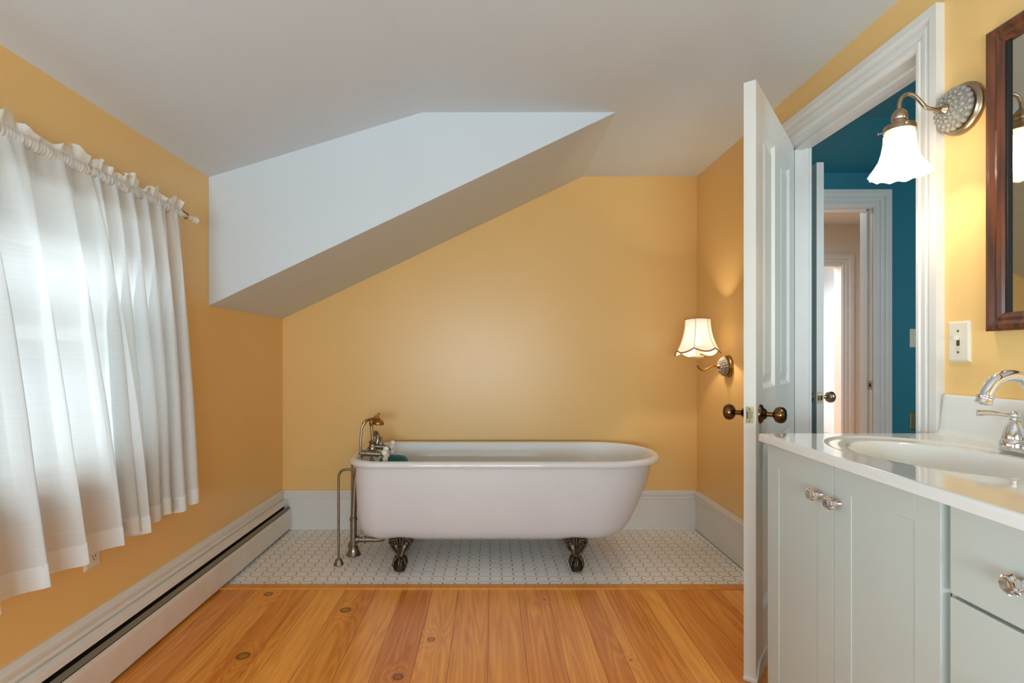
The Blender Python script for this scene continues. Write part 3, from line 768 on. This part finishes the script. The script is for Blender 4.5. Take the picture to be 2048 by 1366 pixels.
def claw_foot(cx, cy, out):
    """out = +1 / -1: side the foot faces in y; front feet face the camera (-1)"""
    W_, D_ = .062, .030
    V = []; F = []; seg = 36
    lev = [(.178, 1.00, .55, .016), (.166, 1.04, .62, .010), (.150, .98, .75, .004), (.134, .82, .85, 0), (.118, .64, .85, -.004), (.102, .47, .80, -.008), (.088, .37, .72, -.012), (.074, .36, .72, -.016), (.062, .45, .85, -.020), (.050, .50, .95, -.022)]
    for j, (z, wx, wy, oy) in enumerate(lev):
        for i in range(seg):
            a = 2*PI*i/seg; fl_ = 1+.10*math.cos(9*a+j*.35)*(1 if j < 6 else .35)
            V.append((cx+W_*wx*fl_*math.cos(a), cy-out*0+out*(-oy)*1.0+D_*wy*fl_*math.sin(a), z))
    for j in range(len(lev)-1):
        for i in range(seg):
            q = (i+1) % seg; F.append((j*seg+i, j*seg+q, (j+1)*seg+q, (j+1)*seg+i))
    F.append(tuple(range(seg))); F.append(tuple((len(lev)-1)*seg+i for i in range(seg)))
    o = subsurf(mk('claw_foot', V, F, M_claw, tub), 1)
    yb = cy+out*.022
    lathe('ball', [(.0001, .001), (.012, .002), (.024, .010), (.031, .024), (.0325, .036), (.029, .050), (.020, .060), (.0001, .064)], M_claw, o, (cx, yb, 0), seg=24, split=False)
    for a in (-90, -38, 38, 142, -142):
        a = math.radians(a); c_, s_ = math.cos(a), math.sin(a)*(1 if out < 0 else -1)
        def q(r, z): return (cx+r*c_, yb+r*s_, z)
        tube('talon', [q(.014, .078), q(.030, .066), q(.037, .050), q(.036, .034), q(.030, .018), q(.020, .006)], lambda t_: .0085*(1-.68*t_)+.0022*math.sin(t_*PI*3)**2, M_claw, o, seg=9, n=5)
    # leaf scrolls at both sides and a central rib
    yo = cy+out*.022
    for s_ in (-1, 1):
        P_ = []
        for k in range(22):
            th = k/21*PI*2.6; r = .020*(1-k/26)
            P_.append((cx+s_*(.034+r*math.cos(th)), yo+out*.004, .146+r*math.sin(th)*.95))
        tube('leaf_scroll', P_, lambda t_: .0062*(1-.6*t_), M_claw, o, seg=8, n=2)
        tube('leaf_scroll', [(cx+s_*.052, yo-out*.002, .165), (cx+s_*.044, yo+out*.002, .125), (cx+s_*.022, yo+out*.006, .098), (cx+s_*.010, yo+out*.010, .078)], lambda t_: .006*(1-.4*t_), M_claw, o, seg=8, n=5)
    for s_ in (-.6, 0, .6):
        tube('leaf_rib', [(cx+s_*.030, yo-out*.001, .176), (cx+s_*.022, yo+out*.006, .150), (cx+s_*.010, yo+out*.009, .112), (cx+s_*.006, yo+out*.010, .086)], lambda t_: .0055*(1-.35*t_), M_claw, o, seg=8, n=5)
    return o
for cx in (-.460, .442):
    claw_foot(cx, 2.735, -1)
    claw_foot(cx, 3.175, 1)

# waste and supply pipes at the drain end
t = thing('drain_pipe', 'thick brushed nickel tub waste pipe rising from its floor flange', 'pipe', (-.757, 2.94, 0))
lathe('floor_flange', [(.040, .001), (.041, .004), (.034, .012), (.027, .030), (.023, .050), (.020, .052)], M_nickel, t, (-.757, 2.94, 0))
tube('riser', [(-.757, 2.94, .04), (-.757, 2.94, .20)], .0185, M_nickel, t, seg=20, curve=False)
tube('overflow_tube', [(-.757, 2.94, .19), (-.752, 2.94, .33), (-.742, 2.94, .44), (-.722, 2.94, .485), (-.705, 2.94, .49)], lambda q: .0165 if q < .9 else .02, M_nickel, t, seg=20)
lathe('coupling', [(.019, 0), (.0225, .002), (.0225, .010), (.020, .012), (.020, .018), (.0175, .020)], M_nickel, t, (-.757, 2.94, .192))
tube('drain_arm', [(-.757, 2.94, .085), (-.66, 2.94, .085), (-.61, 2.94, .087), (-.585, 2.94, .100), (-.576, 2.94, .13), (-.575, 2.94, .15)], .0150, M_nickel, t, seg=18)
for xx in (-.738, -.700):
    lathe('pipe_nut', [(.016, 0), (.0215, .001), (.0215, .010), (.016, .011)], M_nickel, t, (xx, 2.94, .085), (1, 0, 0), seg=8, smooth=False)
for nm, yy, lb in (('front', 2.800, 'slim nickel supply pipe nearest the room, arching over to the tub rim'), ('rear', 3.075, 'slim nickel supply pipe behind the thick waste pipe')):
    t = thing('supply_pipe', lb, 'pipe', (-.800, yy, 0), 0, 'tub supply pipes')
    lathe('floor_flange', [(.026, .001), (.027, .003), (.024, .008), (.018, .024), (.011, .034), (.007, .036)], M_nickel, t, (-.800, yy, 0), seg=24)
    tube('pipe', [(-.800, yy, .02), (-.800, yy, .25), (-.800, yy, .44), (-.797, yy, .475), (-.782, yy, .497), (-.760, yy, .503), (-.735, yy, .503), (-.700, yy, .503)], .0066, M_nickel, t, seg=12)

# ------------------------------------------------------------------ telephone tub faucet
t = thing('tub_faucet', 'nickel and brass telephone tub faucet with white porcelain cross handles', 'faucet', (-.655, TC, .56))
FY = TC
for yy in (FY-.10, FY+.10):
    tube('inlet_elbow', [(-.671, yy, .49), (-.690, yy, .500), (-.698, yy, .52), (-.698, yy, .55), (-.694, yy, .572), (-.672, yy, .578)], .0125, M_nickel, t, seg=16)
    lathe('wall_flange', [(.024, 0), (.024, .003), (.016, .009)], M_nickel, t, (-.676, yy, .49), (1, 0, 0), seg=24)
    lathe('valve', [(.0135, -.035), (.017, -.033), (.017, -.010), (.014, -.008), (.014, .045), (.0175, .047), (.0175, .058), (.012, .061), (.0095, .075), (.012, .080), (.012, .086)], M_nickel, t, (-.660, yy, .578), (1, 0, -.06), seg=24)
    hd = lathe('handle_hub', [(.010, 0), (.0135, .003), (.0135, .013), (.010, .018), (.0001, .020)], M_porc, t, (-.572, yy, .574), (1, 0, -.06), seg=20)
    for k in range(4):
        a = PI/4+.35+k*PI/2
        c_, s_ = math.cos(a), math.sin(a)
        v, f = lathe_vf([(.0100, .004), (.0095, .012), (.0115, .017), (.0150, .023), (.0160, .029), (.0140, .036), (.008, .041), (.0001, .0425)], 14, frame((-.563, yy, .574), (0, c_, s_)))
        mk('spoke', v, f, M_porc, hd, smooth=True)
tube('cross_body', [(-.665, FY-.10, .578), (-.665, FY+.10, .578)], .0135, M_nickel, t, seg=20, curve=False)
lathe('centre_body', [(.020, -.03), (.023, -.022), (.023, .008), (.018, .014), (.018, .024), (.022, .028), (.022, .034), (.014, .040), (.012, .048)], M_nickel, t, (-.655, FY, .592), seg=28)
tube('spout', [(-.640, FY+.030, .60), (-.632, FY+.034, .635), (-.640, FY+.045, .662), (-.652, FY+.060, .668), (-.660, FY+.075, .655)], lambda q: .0145-.003*q, M_nickel, t, seg=18)
tube('barrel', [(-.650, FY, .600), (-.590, FY, .596)], .0125, M_nickel, t, seg=18, curve=False)
tube('diverter_lever', [(-.592, FY-.004, .600), (-.598, FY-.006, .622), (-.606, FY-.006, .640), (-.609, FY-.006, .655)], lambda q: .0050+.0045*q**2, M_nickel, t, seg=12)
tube('post', [(-.655, FY, .63), (-.657, FY, .67), (-.660, FY, .705), (-.661, FY, .720)], .0085, M_nickel, t, seg=14)
tube('cradle', [(-.661, FY-.035, .748), (-.661, FY-.032, .728), (-.661, FY-.012, .716), (-.661, FY+.012, .716), (-.661, FY+.032, .728), (-.661, FY+.035, .750)], .0055, M_brass, t, seg=12)
tt_ = thing('hand_shower', 'brass telephone hand shower resting in the cradle of the tub faucet', 'hand shower', (-.661, FY, .735))
HP = [(-.690, FY-.030, .735), (-.680, FY-.026, .745), (-.665, FY-.015, .750), (-.645, FY+.006, .752), (-.626, FY+.018, .765), (-.624, FY+.020, .752)]
tube('grip', [(-.690, FY-.035, .738), (-.678, FY-.030, .748), (-.662, FY-.018, .752), (-.645, FY-.006, .757), (-.632, FY, .768), (-.627, FY, .776)], lambda q: .0085-.0025*q, M_brass, tt_, seg=14)
lathe('spray_bell', [(.0035, .050), (.004, .040), (.008, .033), (.017, .028), (.027, .022), (.0330, .013), (.0345, .004), (.033, 0), (.027, -.002), (.0001, -.001)], M_brass, tt_, (-.625, FY, .722), (.10, 0, 1), seg=32)
lathe('finial', [(.004, 0), (.0055, .004), (.003, .008), (.0001, .016)], M_brass, tt_, (-.6195, FY, .775), (.1, 0, 1), seg=12)
tube('hose_nut', [(-.690, FY-.035, .738), (-.697, FY-.038, .724)], .0095, M_brass, tt_, seg=14, curve=False)
HS = catmull([(-.697, FY-.038, .726), (-.705, FY-.042, .70), (-.708, FY-.05, .65), (-.708, FY-.06, .60), (-.704, FY-.07, .56), (-.690, FY-.075, .53), (-.664, FY-.06, .515), (-.655, FY-.03, .535), (-.655, FY, .565)], 16)
v, f = tube_vf(HS, lambda q: .0060+.0008*(int(q*128) % 2), 12); mk('metal_hose', v, f, M_nickel, tt_, smooth=True)

# teal cushion standing in the tub behind the handles
t = thing('bath_cushion', 'teal rounded bath cushion standing inside the tub beside the faucet', 'cushion', (-.545, TC+.03, .2))
V = []; F = []
prof = []
for k in range(25):
    a = PI*k/24; prof.append((.082*(-abs(math.cos(a))**.6 if math.cos(a) > 0 else abs(math.cos(a))**.6), .485+.055*abs(math.sin(a))**.6))
prof = [(-.082, .21)]+prof+[(.082, .21)]
n = len(prof); lay = [(-.026, .86), (-.018, .97), (-.006, 1), (.006, 1), (.018, .97), (.026, .86)]
for dy, s_ in lay:
    for (x, z) in prof: V.append((-.545+x*s_, TC+.03+dy+(z-.37)*.10, .37+(z-.37)*(.94+.06*s_)))
for j in range(len(lay)-1):
    for i in range(n): F.append((j*n+i, j*n+(i+1) % n, (j+1)*n+(i+1) % n, (j+1)*n+i))
F.append(tuple(range(n))); F.append(tuple((len(lay)-1)*n+i for i in range(n)))
bevel(mk('pad', V, F, M_rubber, t, smooth=True), .004)

# ------------------------------------------------------------------ wall sconces
def sconce_base(t, c, R_, m, arm, glassdeep=.05):
    """c = centre on the right wall; the arm goes towards -X"""
    X, Y, Z = c
    lathe('back_plate', [(R_, 0), (R_, .006), (R_*.96, .011), (R_*.90, .012), (R_*.86, .017), (R_*.60, .019), (.0001, .019)], m, t, (X, Y, Z), (-1, 0, 0), seg=48)
    g = MB(); Rg = R_*.78
    v, f = lathe_vf([(Rg, .018), (Rg*.98, .026), (Rg*.84, .038), (Rg*.60, .047), (Rg*.30, .051), (.009, .052), (.009, .018)], 36, frame((X, Y, Z), (-1, 0, 0))); 
    dome = mk('glass_dome', v, f, M_bead, t, smooth=True)
    fr_ = frame((X, Y, Z), (-1, 0, 0))
    for rr, zz, cnt, rb in ((Rg*.97, .027, 20, .0080), (Rg*.80, .0395, 17, .0072), (Rg*.60, .047, 14, .0062), (Rg*.40, .0505, 10, .0050)):
        for k in range(cnt):
            a = 2*PI*(k+.5*(cnt % 2))/cnt
            p = fr_ @ Vector((rr*math.cos(a), rr*math.sin(a), zz))
            bm = bmesh.new(); bmesh.ops.create_icosphere(bm, subdivisions=2, radius=rb)
            g.add([v_.co+p for v_ in bm.verts], [tuple(q.index for q in fc.verts) for fc in bm.faces]); bm.free()
    o = g.build('glass_beads', M_bead, t, smooth=True)
    lathe('hub', [(.013, .046), (.014, .054), (.010, .058), (.006, .064)], m, t, (X, Y, Z), (-1, 0, 0), seg=20)
    tube('arm', arm, .0052 if R_ > .065 else .0040, m, t, seg=14, n=10)

SX, SY, SZ = XR, 1.483, 1.792
t = thing('wall_sconce', 'lit sconce with a white frosted bell shade beside the mirror', 'wall lamp', (SX, SY, SZ), 0, 'wall lamps')
del t['group']
sx = 1.146
sconce_base(t, (SX, SY, SZ), .070, M_pewter, [(SX-.055, SY, SZ), (SX-.085, SY, SZ), (SX-.105, SY, SZ+.006), (SX-.122, SY, SZ+.024), (SX-.138, SY, SZ+.038), (SX-.155, SY, SZ+.042), (SX-.170, SY, SZ+.034), (sx, SY, SZ+.016), (sx, SY, SZ-.006)])
lathe('socket_cup', [(.006, .038), (.010, .036), (.0165, .028), (.019, .020), (.0195, .008), (.0175, .006), (.0185, 0), (.0185, -.010)], M_pewter, t, (sx, SY, SZ-.038), seg=28)
lathe('shade_fitter', [(.018, .004), (.036, .002), (.0385, -.004), (.0385, -.014), (.036, -.015)], M_pewter, t, (sx, SY, SZ-.048), seg=36)
for k in range(3):
    a = 2*PI*k/3+.2
    lathe('thumb_screw', [(.0018, 0), (.0018, .008), (.004, .009), (.004, .012), (.0001, .013)], M_pewter, t, (sx+.038*math.cos(a), SY+.038*math.sin(a), SZ-.055), (math.cos(a), math.sin(a), 0), seg=10)
def ruffle(j, a, r, z):
    k = max(0, (j-4)/5.0); return r*(1+.055*k*math.cos(12*a)), z+.004*k*math.cos(12*a+.6)
lathe('glass_shade', [(.035, 0), (.0355, -.02), (.037, -.045), (.041, -.068), (.047, -.086), (.056, -.102), (.065, -.114), (.070, -.122), (.072, -.127), (.0695, -.126), (.064, -.117), (.055, -.105), (.045, -.088), (.039, -.068), (.035, -.045), (.0335, -.02)], M_shadeglass, t, (sx, SY, SZ-.058), seg=96, caps=False, mod=ruffle, split=False)
lathe('bulb', [(.012, .01), (.013, 0), (.020, -.018), (.025, -.035), (.022, -.052), (.012, -.062), (.0001, -.065)], M_bulb, t, (sx, SY, SZ-.060), seg=20, split=False)
pl = point('vanity_sconce_light', (sx, SY, SZ-.135), .035, 5.5, WARM)

SX2, SY2, SZ2 = XR, 2.94, 1.045
t = thing('wall_sconce', 'lit sconce with a scalloped cream cloth shade above the end of the bathtub', 'wall lamp', (SX2, SY2, SZ2))
ax = 1.152
sconce_base(t, (SX2, SY2, SZ2), .062, M_brass, [(SX2-.055, SY2, SZ2), (SX2-.085, SY2, SZ2+.002), (SX2-.112, SY2, SZ2-.010), (SX2-.135, SY2, SZ2-.022), (SX2-.155, SY2, SZ2-.018), (ax-.001, SY2, SZ2+.004), (ax, SY2, SZ2+.035)])
lathe('candle_cup', [(.004, -.016), (.006, -.012), (.028, -.010), (.032, -.004), (.032, 0), (.026, .002), (.008, .003)], M_candle, t, (ax, SY2, SZ2+.058), seg=28)
lathe('candle_sleeve', [(.012, 0), (.012, .055), (.0001, .055)], M_candle, t, (ax, SY2, SZ2+.062), seg=20)
lathe('bulb', [(.010, 0), (.017, .015), (.019, .028), (.014, .045), (.004, .060), (.0001, .062)], M_bulb, t, (ax, SY2, SZ2+.117), seg=16, split=False)
def shade_r(s):   # s 0 bottom .. 1 top, bell curve
    return .066+.052*(1-s)**2.2
NS = 96; ZB = SZ2+.088; HT = .172
def scal(a): return abs(math.sin(3*a))          # six scallops
V = []; F = []; lv = 14
for j in range(lv+1):
    s_ = j/lv
    for i in range(NS):
        a = 2*PI*i/NS+.25
        r = shade_r(s_)*(1-.045*(1-scal(a))*(1-s_)); z = ZB+HT*s_-(.020*scal(a)*(1-s_)**2)
        V.append((ax+r*math.cos(a), SY2+r*math.sin(a), z-.13*r*math.sin(a)*(1-.5*s_)))
for j in range(lv):
    for i in range(NS):
        q = (i+1) % NS; F.append((j*NS+i, j*NS+q, (j+1)*NS+q, (j+1)*NS+i))
sh = mk('cloth_shade', V, F, M_shadecloth, t, smooth=True)
def loop_tube(name, pts, r, m, par):
    n = len(pts); V = []; F = []
    for i in range(n):
        tg = (pts[(i+1) % n]-pts[i-1]).normalized(); up = Vector((0, 0, 1)); sd = tg.cross(up).normalized(); u2 = sd.cross(tg)
        for k in range(8):
            a = 2*PI*k/8; V.append(pts[i]+sd*math.cos(a)*r+u2*math.sin(a)*r)
    for i in range(n):
        for k in range(8):
            q = (k+1) % 8; F.append((i*8+k, i*8+q, ((i+1) % n)*8+q, ((i+1) % n)*8+k))
    return mk(name, V, F, m, par, smooth=True)
loop_tube('bottom_piping', [Vector(V[i]) for i in range(NS)], .0042, M_trimcloth, sh)
loop_tube('top_piping', [Vector(V[lv*NS+i]) for i in range(NS)], .0030, M_trimcloth, sh)
for k in range(6):
    i = int(round((k*PI/3-.25)/(2*PI)*NS)) % NS
    i = min(range(NS), key=lambda q: abs(((2*PI*q/NS+.25)-k*PI/3+PI) % (2*PI)-PI))
    tube('seam_piping', [Vector(V[j*NS+i])+Vector((0, 0, 0)) for j in range(lv+1)], .0013, M_trimcloth, sh, seg=6, n=2)
lathe('harp_ring', [(.015, 0), (.018, 0), (.018, .002), (.015, .002)], M_brass, t, (ax, SY2, SZ2+.155), seg=20)
for k in range(3):
    a = 2*PI*k/3; tube('harp_spoke', [(ax+.017*math.cos(a), SY2+.017*math.sin(a), SZ2+.156), (ax+.064*math.cos(a), SY2+.064*math.sin(a), ZB+HT-.004)], .0012, M_brass, t, seg=6, curve=False)
point('tub_sconce_light', (ax, SY2, SZ2+.160), .022, 13, WARM)

# ------------------------------------------------------------------ switch by the mirror
t, P = wallplate('light_switch', 'ivory toggle switch plate on the yellow wall between door trim and mirror', 'light switch', (XR, 1.492, 1.142), (0, -1, 0), (-1, 0, 0), M_ivory)
pbox('toggle', P, -.0045, .0045, .004, .016, .005, .020, M_ivory, t, .001)
pbox('toggle_slot', P, -.0052, .0052, -.012, .012, .0062, .0068, M_screw, t)
for zz in (-.03, .03):
    q = P(0, zz, .0065); lathe('screw', [(.003, 0), (.003, .001), (.0001, .0016)], M_screw, t, q, (-1, 0, 0), seg=12, local=True)

# ------------------------------------------------------------------ mirror with stained frame
my1, my0, mz0, mz1 = 1.392, .80, 1.166, 1.946
t = thing('wall_mirror', 'old spotted wall mirror in a reddish brown wooden frame above the sink', 'mirror', (XR, 1.1, mz0))
fw = .046
def mitre(name, pts):
    # pts: outer a,b then inner b,a in (y,z); profile raised at outer edge
    V = []; F = []
    (a, b, c, d) = [Vector((0, p[0], p[1])) for p in pts]
    prof = [(0, 0), (0, .022), (.12, .027), (.35, .028), (.55, .022), (.72, .024), (.88, .020), (1.0, .016), (1.0, 0)]
    for s_, tt in prof:
        for e0, e1 in ((a, d), (b, c)):
            p = e0+(e1-e0)*s_; V.append((XR-tt, p.y, p.z))
    n = len(prof)
    for i in range(n): F.append((i*2, i*2+1, ((i+1) % n)*2+1, ((i+1) % n)*2))
    F += [tuple(i*2 for i in range(n)), tuple(i*2+1 for i in range(n))]
    o = mk(name, V, F, M_mframe, t); o['tone'] = .5; return o
mitre('frame_stile', [(my1, mz0), (my1, mz1), (my1-fw, mz1-fw), (my1-fw, mz0+fw)])
mitre('frame_stile', [(my0, mz0), (my0, mz1), (my0+fw, mz1-fw), (my0+fw, mz0+fw)])
mitre('frame_rail', [(my1, mz0), (my0, mz0), (my0+fw, mz0+fw), (my1-fw, mz0+fw)])
mitre('frame_rail', [(my1, mz1), (my0, mz1), (my0+fw, mz1-fw), (my1-fw, mz1-fw)])
fl_ = MB(); e = .006
fl_.box(XR-.014, XR-.003, my1-fw-e, my1-fw+.001, mz0+fw, mz1-fw); fl_.box(XR-.014, XR-.003, my0+fw-.001, my0+fw+e, mz0+fw, mz1-fw)
fl_.build('dark_fillet', M_dark, t)
box('mirror_glass', (XR-.008, XR-.002, my0+fw-.002, my1-fw+.002, mz0+fw-.002, mz1-fw+.002), M_mirror, t)

# ------------------------------------------------------------------ vanity cabinet
FX = .800; VY1, VY0 = 1.530, .30; VZ = .850
t = thing('vanity_cabinet', 'pale grey shaker vanity cabinet with glass knobs under the sink', 'cabinet', (1.05, 1.0, 0))
FR = FX+.020
cb = MB()
cb.box(FR, XR-.003, VY1-.018, VY1, 0, VZ+.004); cb.box(FR, XR-.003, VY0, VY0+.018, 0, VZ+.004)
cb.box(FR+.05, FR+.066, VY0+.018, VY1-.018, 0, .09); cb.box(FR, XR-.003, VY0+.018, VY1-.018, .09, .108)
cb.build('carcass', M_cab, t)
ff = MB()
for a, b in ((VY1-.03, VY1), (.918, .940), (VY0, VY0+.04)): ff.box(FR-.0005, FR+.018, a, b, .09, VZ+.004)
ff.box(FR, FR+.018, VY0, VY1, VZ-.03, VZ+.004); ff.box(FR, FR+.018, VY0, VY1, .09, .12)
ff.box(FR, FR+.018, VY0, .92, .66, .70); ff.box(FR, FR+.018, VY0, .92, .43, .47)
ff.build('face_frame', M_cab, t)
def shaker(y0, y1, z0, z1, knob_y, knob_z):
    w_ = .058; th = .019
    d = MB(); x0, x1 = FX, FX+th
    d.box(x0, x1, y0, y0+w_, z0, z1); d.box(x0, x1, y1-w_, y1, z0, z1); d.box(x0, x1, y0+w_, y1-w_, z0, z0+w_); d.box(x0, x1, y0+w_, y1-w_, z1-w_, z1)
    o = bevel(d.build('door', M_cab, t), .0006)
    box('recessed_panel', (x0+.0015, x1-.004, y0+w_-.001, y1-w_+.001, z0+w_-.001, z1-w_+.001), M_cab, o)
    glass_knob(o, knob_y, knob_z); return o
def glass_knob(par, y, z):
    m = frame((FX, y, z), (-1, 0, 0))
    lathe('knob_collar', [(.0085, 0), (.0085, .003), (.0055, .006), (.0055, .012), (.008, .014)], M_chrome, par, (FX, y, z), (-1, 0, 0), seg=20)
    v, f = lathe_vf([(.0075, .012), (.0130, .018), (.0165, .023), (.0165, .028), (.0115, .033), (.0001, .034)], 8, m)
    o = mk('glass_knob', v, f, M_glass, par)
shaker(1.2355, 1.5265, .10, .847, 1.279, .767)
shaker(.941, 1.2325, .10, .847, 1.212, .764)
for z0, z1 in ((.689, .847), (.455, .683), (.10, .449)):
    o = box('drawer', (FX, FX+.019, .655, .9225, z0, z1), M_cab, t, bv=.002)
    glass_knob(o, .789, (z0+z1)/2-.008)
o = box('drawer_filler', (FX+.018, FX+.021, VY0+.03, .66, .10, .845), M_cab, t)

# ------------------------------------------------------------------ vanity top with moulded bowl
ZT = .877; CT = .022
t = thing('moulded_sink', 'glossy white moulded sink top with an oval bowl and backsplash', 'sink', (1.05, 1.0, ZT))
CY0, CY1, CX1 = .28, 1.545, XR-.002
def cx0(y): return .782-.030*(CY1-y)/.74
BX, BY = 1.030, 1.215
CORN = [(cx0(CY0), CY0), (CX1, CY0), (CX1, CY1), (cx0(CY1), CY1)]
def ray_rect(a, ins=0.0):
    c_, s_ = math.cos(a), math.sin(a); best = 1e9
    ks = []
    if c_ > 1e-9: ks.append((CX1-BX)/c_)
    if s_ > 1e-9: ks.append((CY1-ins-BY)/s_)
    if s_ < -1e-9: ks.append((CY0-BY)/s_)
    # slightly oblique front edge: x = cx0(y)
    m_ = .030/.74; den = c_-m_*s_
    num = (.782+ins-m_*(CY1-BY)-BX)
    if den < -1e-9: ks.append(num/den)
    return min(k for k in ks if k > 0)
NA = 240
ANG = sorted([2*PI*k/NA for k in range(NA)]+[math.atan2(y-BY, x-BX) % (2*PI) for x, y in CORN])
V = []; F = []
def ringpts(fn):
    for a in ANG: V.append(fn(a))
def rect_ring(ins, z):
    def fn(a):
        t_ = ray_rect(a); t2 = ray_rect(a, ins); t_ = min(t_, t2)
        return (BX+t_*math.cos(a), BY+t_*math.sin(a), z)
    ringpts(fn)
def ell_r(a, ex, ey): return 1/math.sqrt((math.cos(a)/ex)**2+(math.sin(a)/ey)**2)
def mix_ring(k, ins, ex, ey, z):
    def fn(a):
        t_ = min(ray_rect(a), ray_rect(a, ins)); te = ell_r(a, ex, ey); q = t_+(te-t_)*k
        return (BX+q*math.cos(a), BY+q*math.sin(a), z)
    ringpts(fn)
R_ = .007
rect_ring(0, ZT-CT)
for k in range(6):
    th = PI/2*k/5; rect_ring(R_*(1-math.cos(th)), ZT-R_+R_*math.sin(th))
EX, EY = .200, .278
rect_ring(R_+.0015, ZT)
mix_ring(.5, R_, EX, EY, ZT)
ringpts(lambda a: (BX+ell_r(a, EX+.002, EY+.002)*math.cos(a), BY+ell_r(a, EX+.002, EY+.002)*math.sin(a), ZT))
for ex, ey, z in ((EX, EY, 0), (EX-.003, EY-.003, -.0006), (EX-.006, EY-.006, -.0024), (EX-.009, EY-.009, -.0040), (EX-.012, EY-.012, -.0045), (EX-.015, EY-.015, -.0046), (EX-.026, EY-.03, -.0046), (.160, .236, -.0046), (.154, .228, -.0056), (.150, .2225, -.0074), (.1465, .218, -.0120), (.143, .213, -.020), (.139, .207, -.034), (.134, .198, -.054), (.126, .185, -.077), (.112, .163, -.099), (.090, .130, -.116), (.060, .088, -.125), (.028, .04, -.1285), (.004, .005, -.129)):
    ringpts(lambda a: (BX+ell_r(a, ex, ey)*math.cos(a)-.0, BY+ell_r(a, ex, ey)*math.sin(a), ZT+z))
n = len(ANG)
for j in range(len(V)//n-1):
    for i in range(n): F.append((j*n+i, j*n+(i+1) % n, (j+1)*n+(i+1) % n, (j+1)*n+i))
F.append(tuple(len(V)-n+i for i in range(n)))
mk('sink_deck', V, F, M_top, t, smooth=True)
u_ = MB(); u_.add([(cx0(CY0)+.001, CY0, ZT-CT), (cx0(CY1)+.001, CY1-.001, ZT-CT), (FR+.02, CY1-.001, ZT-CT), (FR+.02, CY0, ZT-CT)], [(0, 1, 2, 3)])
u_.build('underside', M_top, t)
# backsplash with curved foot
bs = [(XR-.0015, ZT-.004), (XR-.048, ZT-.0015), (XR-.034, ZT+.001), (XR-.026, ZT+.006), (XR-.022, ZT+.016), (XR-.019, ZT+.108), (XR-.017, ZT+.113), (XR-.013, ZT+.115), (XR-.0015, ZT+.115)]
n = len(bs); V = []; F = []
ys = [(CY0, 0), (CY1-.075, 0), (CY1-.030, 0), (CY1-.015, 0), (CY1-.006, .002), (CY1, .008)]
for y, ins in ys:
    for (x, z) in bs:
        yy = y+ (.0 if z > ZT+.02 else 0)
        V.append((min(XR-.0015, x+ins), yy-(.020 if False else 0)-max(0, (z-ZT))*.10, z))
for j in range(len(ys)-1):
    for i in range(n): F.append((j*n+i, j*n+(i+1) % n, (j+1)*n+(i+1) % n, (j+1)*n+i))
F.append(tuple(range(n))); F.append(tuple((len(ys)-1)*n+i for i in range(n)))
o = mk('backsplash', V, F, M_top, t, smooth=True)
e_ = o.modifiers.new('edges', 'EDGE_SPLIT'); e_.split_angle = math.radians(60)
lathe('sink_drain', [(.022, 0), (.022, .002), (.017, .003), (.0001, .001)], M_chrome, t, (BX-.005, BY, ZT-.1285), seg=24)

# ------------------------------------------------------------------ chrome basin faucet
FXX, FYY = 1.243, 1.205; FZ = ZT-.0005
t = thing('sink_faucet', 'polished chrome high-arc faucet with lever handles behind the sink bowl', 'faucet', (FXX, FYY, FZ))
bp_ = []
for k in range(28):
    a = 2*PI*k/28; bp_.append((FXX+.027*math.cos(a), FYY+.052*(1 if math.sin(a) > 0 else -1)*abs(math.sin(a))**.0+.027*math.sin(a) if abs(math.sin(a)) > 1e-6 else FYY))
o = prism('deck_plate', [(a, b) for a, b in bp_], FZ, FZ+.011, 'z', M_chrome, t); bevel(o, .004, 3)
for s_ in (1, -1):
    hy = FYY+s_*.051
    lathe('handle_base', [(.027, .004), (.0275, .012), (.0265, .024), (.0245, .0265), (.0235, .028), (.0235, .031), (.0215, .040), (.018, .054), (.0125, .065), (.0095, .069), (.0115, .0715), (.0115, .0735), (.0085, .076), (.0115, .079), (.0115, .081), (.0125, .084), (.0105, .090), (.005, .094), (.0001, .0955)], M_chrome, t, (FXX, hy, FZ), seg=36)
    tube('lever', [(FXX-.004, hy, FZ+.084), (FXX-.016, hy+s_*.006, FZ+.0845), (FXX-.030, hy+s_*.012, FZ+.087), (FXX-.044, hy+s_*.018, FZ+.088), (FXX-.058, hy+s_*.024, FZ+.087), (FXX-.064, hy+s_*.027, FZ+.087)], lambda q: .0038+.0045*q**1.3, M_chrome, t, seg=16)
lathe('spout_base', [(.022, .004), (.0225, .014), (.019, .022), (.0165, .030), (.018, .033), (.018, .037), (.0145, .042)], M_chrome, t, (FXX, FYY, FZ), seg=32)
SPT = [(FXX, FYY, FZ+.035), (FXX, FYY, FZ+.08), (FXX-.001, FYY, FZ+.115), (FXX-.010, FYY, FZ+.148), (FXX-.032, FYY, FZ+.173), (FXX-.060, FYY, FZ+.180), (FXX-.090, FYY, FZ+.171), (FXX-.110, FYY, FZ+.148), (FXX-.117, FYY, FZ+.130)]
tube('spout', SPT, lambda q: .0145-.002*q, M_chrome, t, seg=24)
lathe('aerator', [(.0125, .002), (.0160, 0), (.0165, -.003), (.0150, -.005), (.0155, -.012), (.0165, -.014), (.0165, -.018), (.0145, -.019), (.0001, -.018)], M_chrome, t, (FXX-.1165, FYY, FZ+.134), (.28, 0, 1), seg=28)
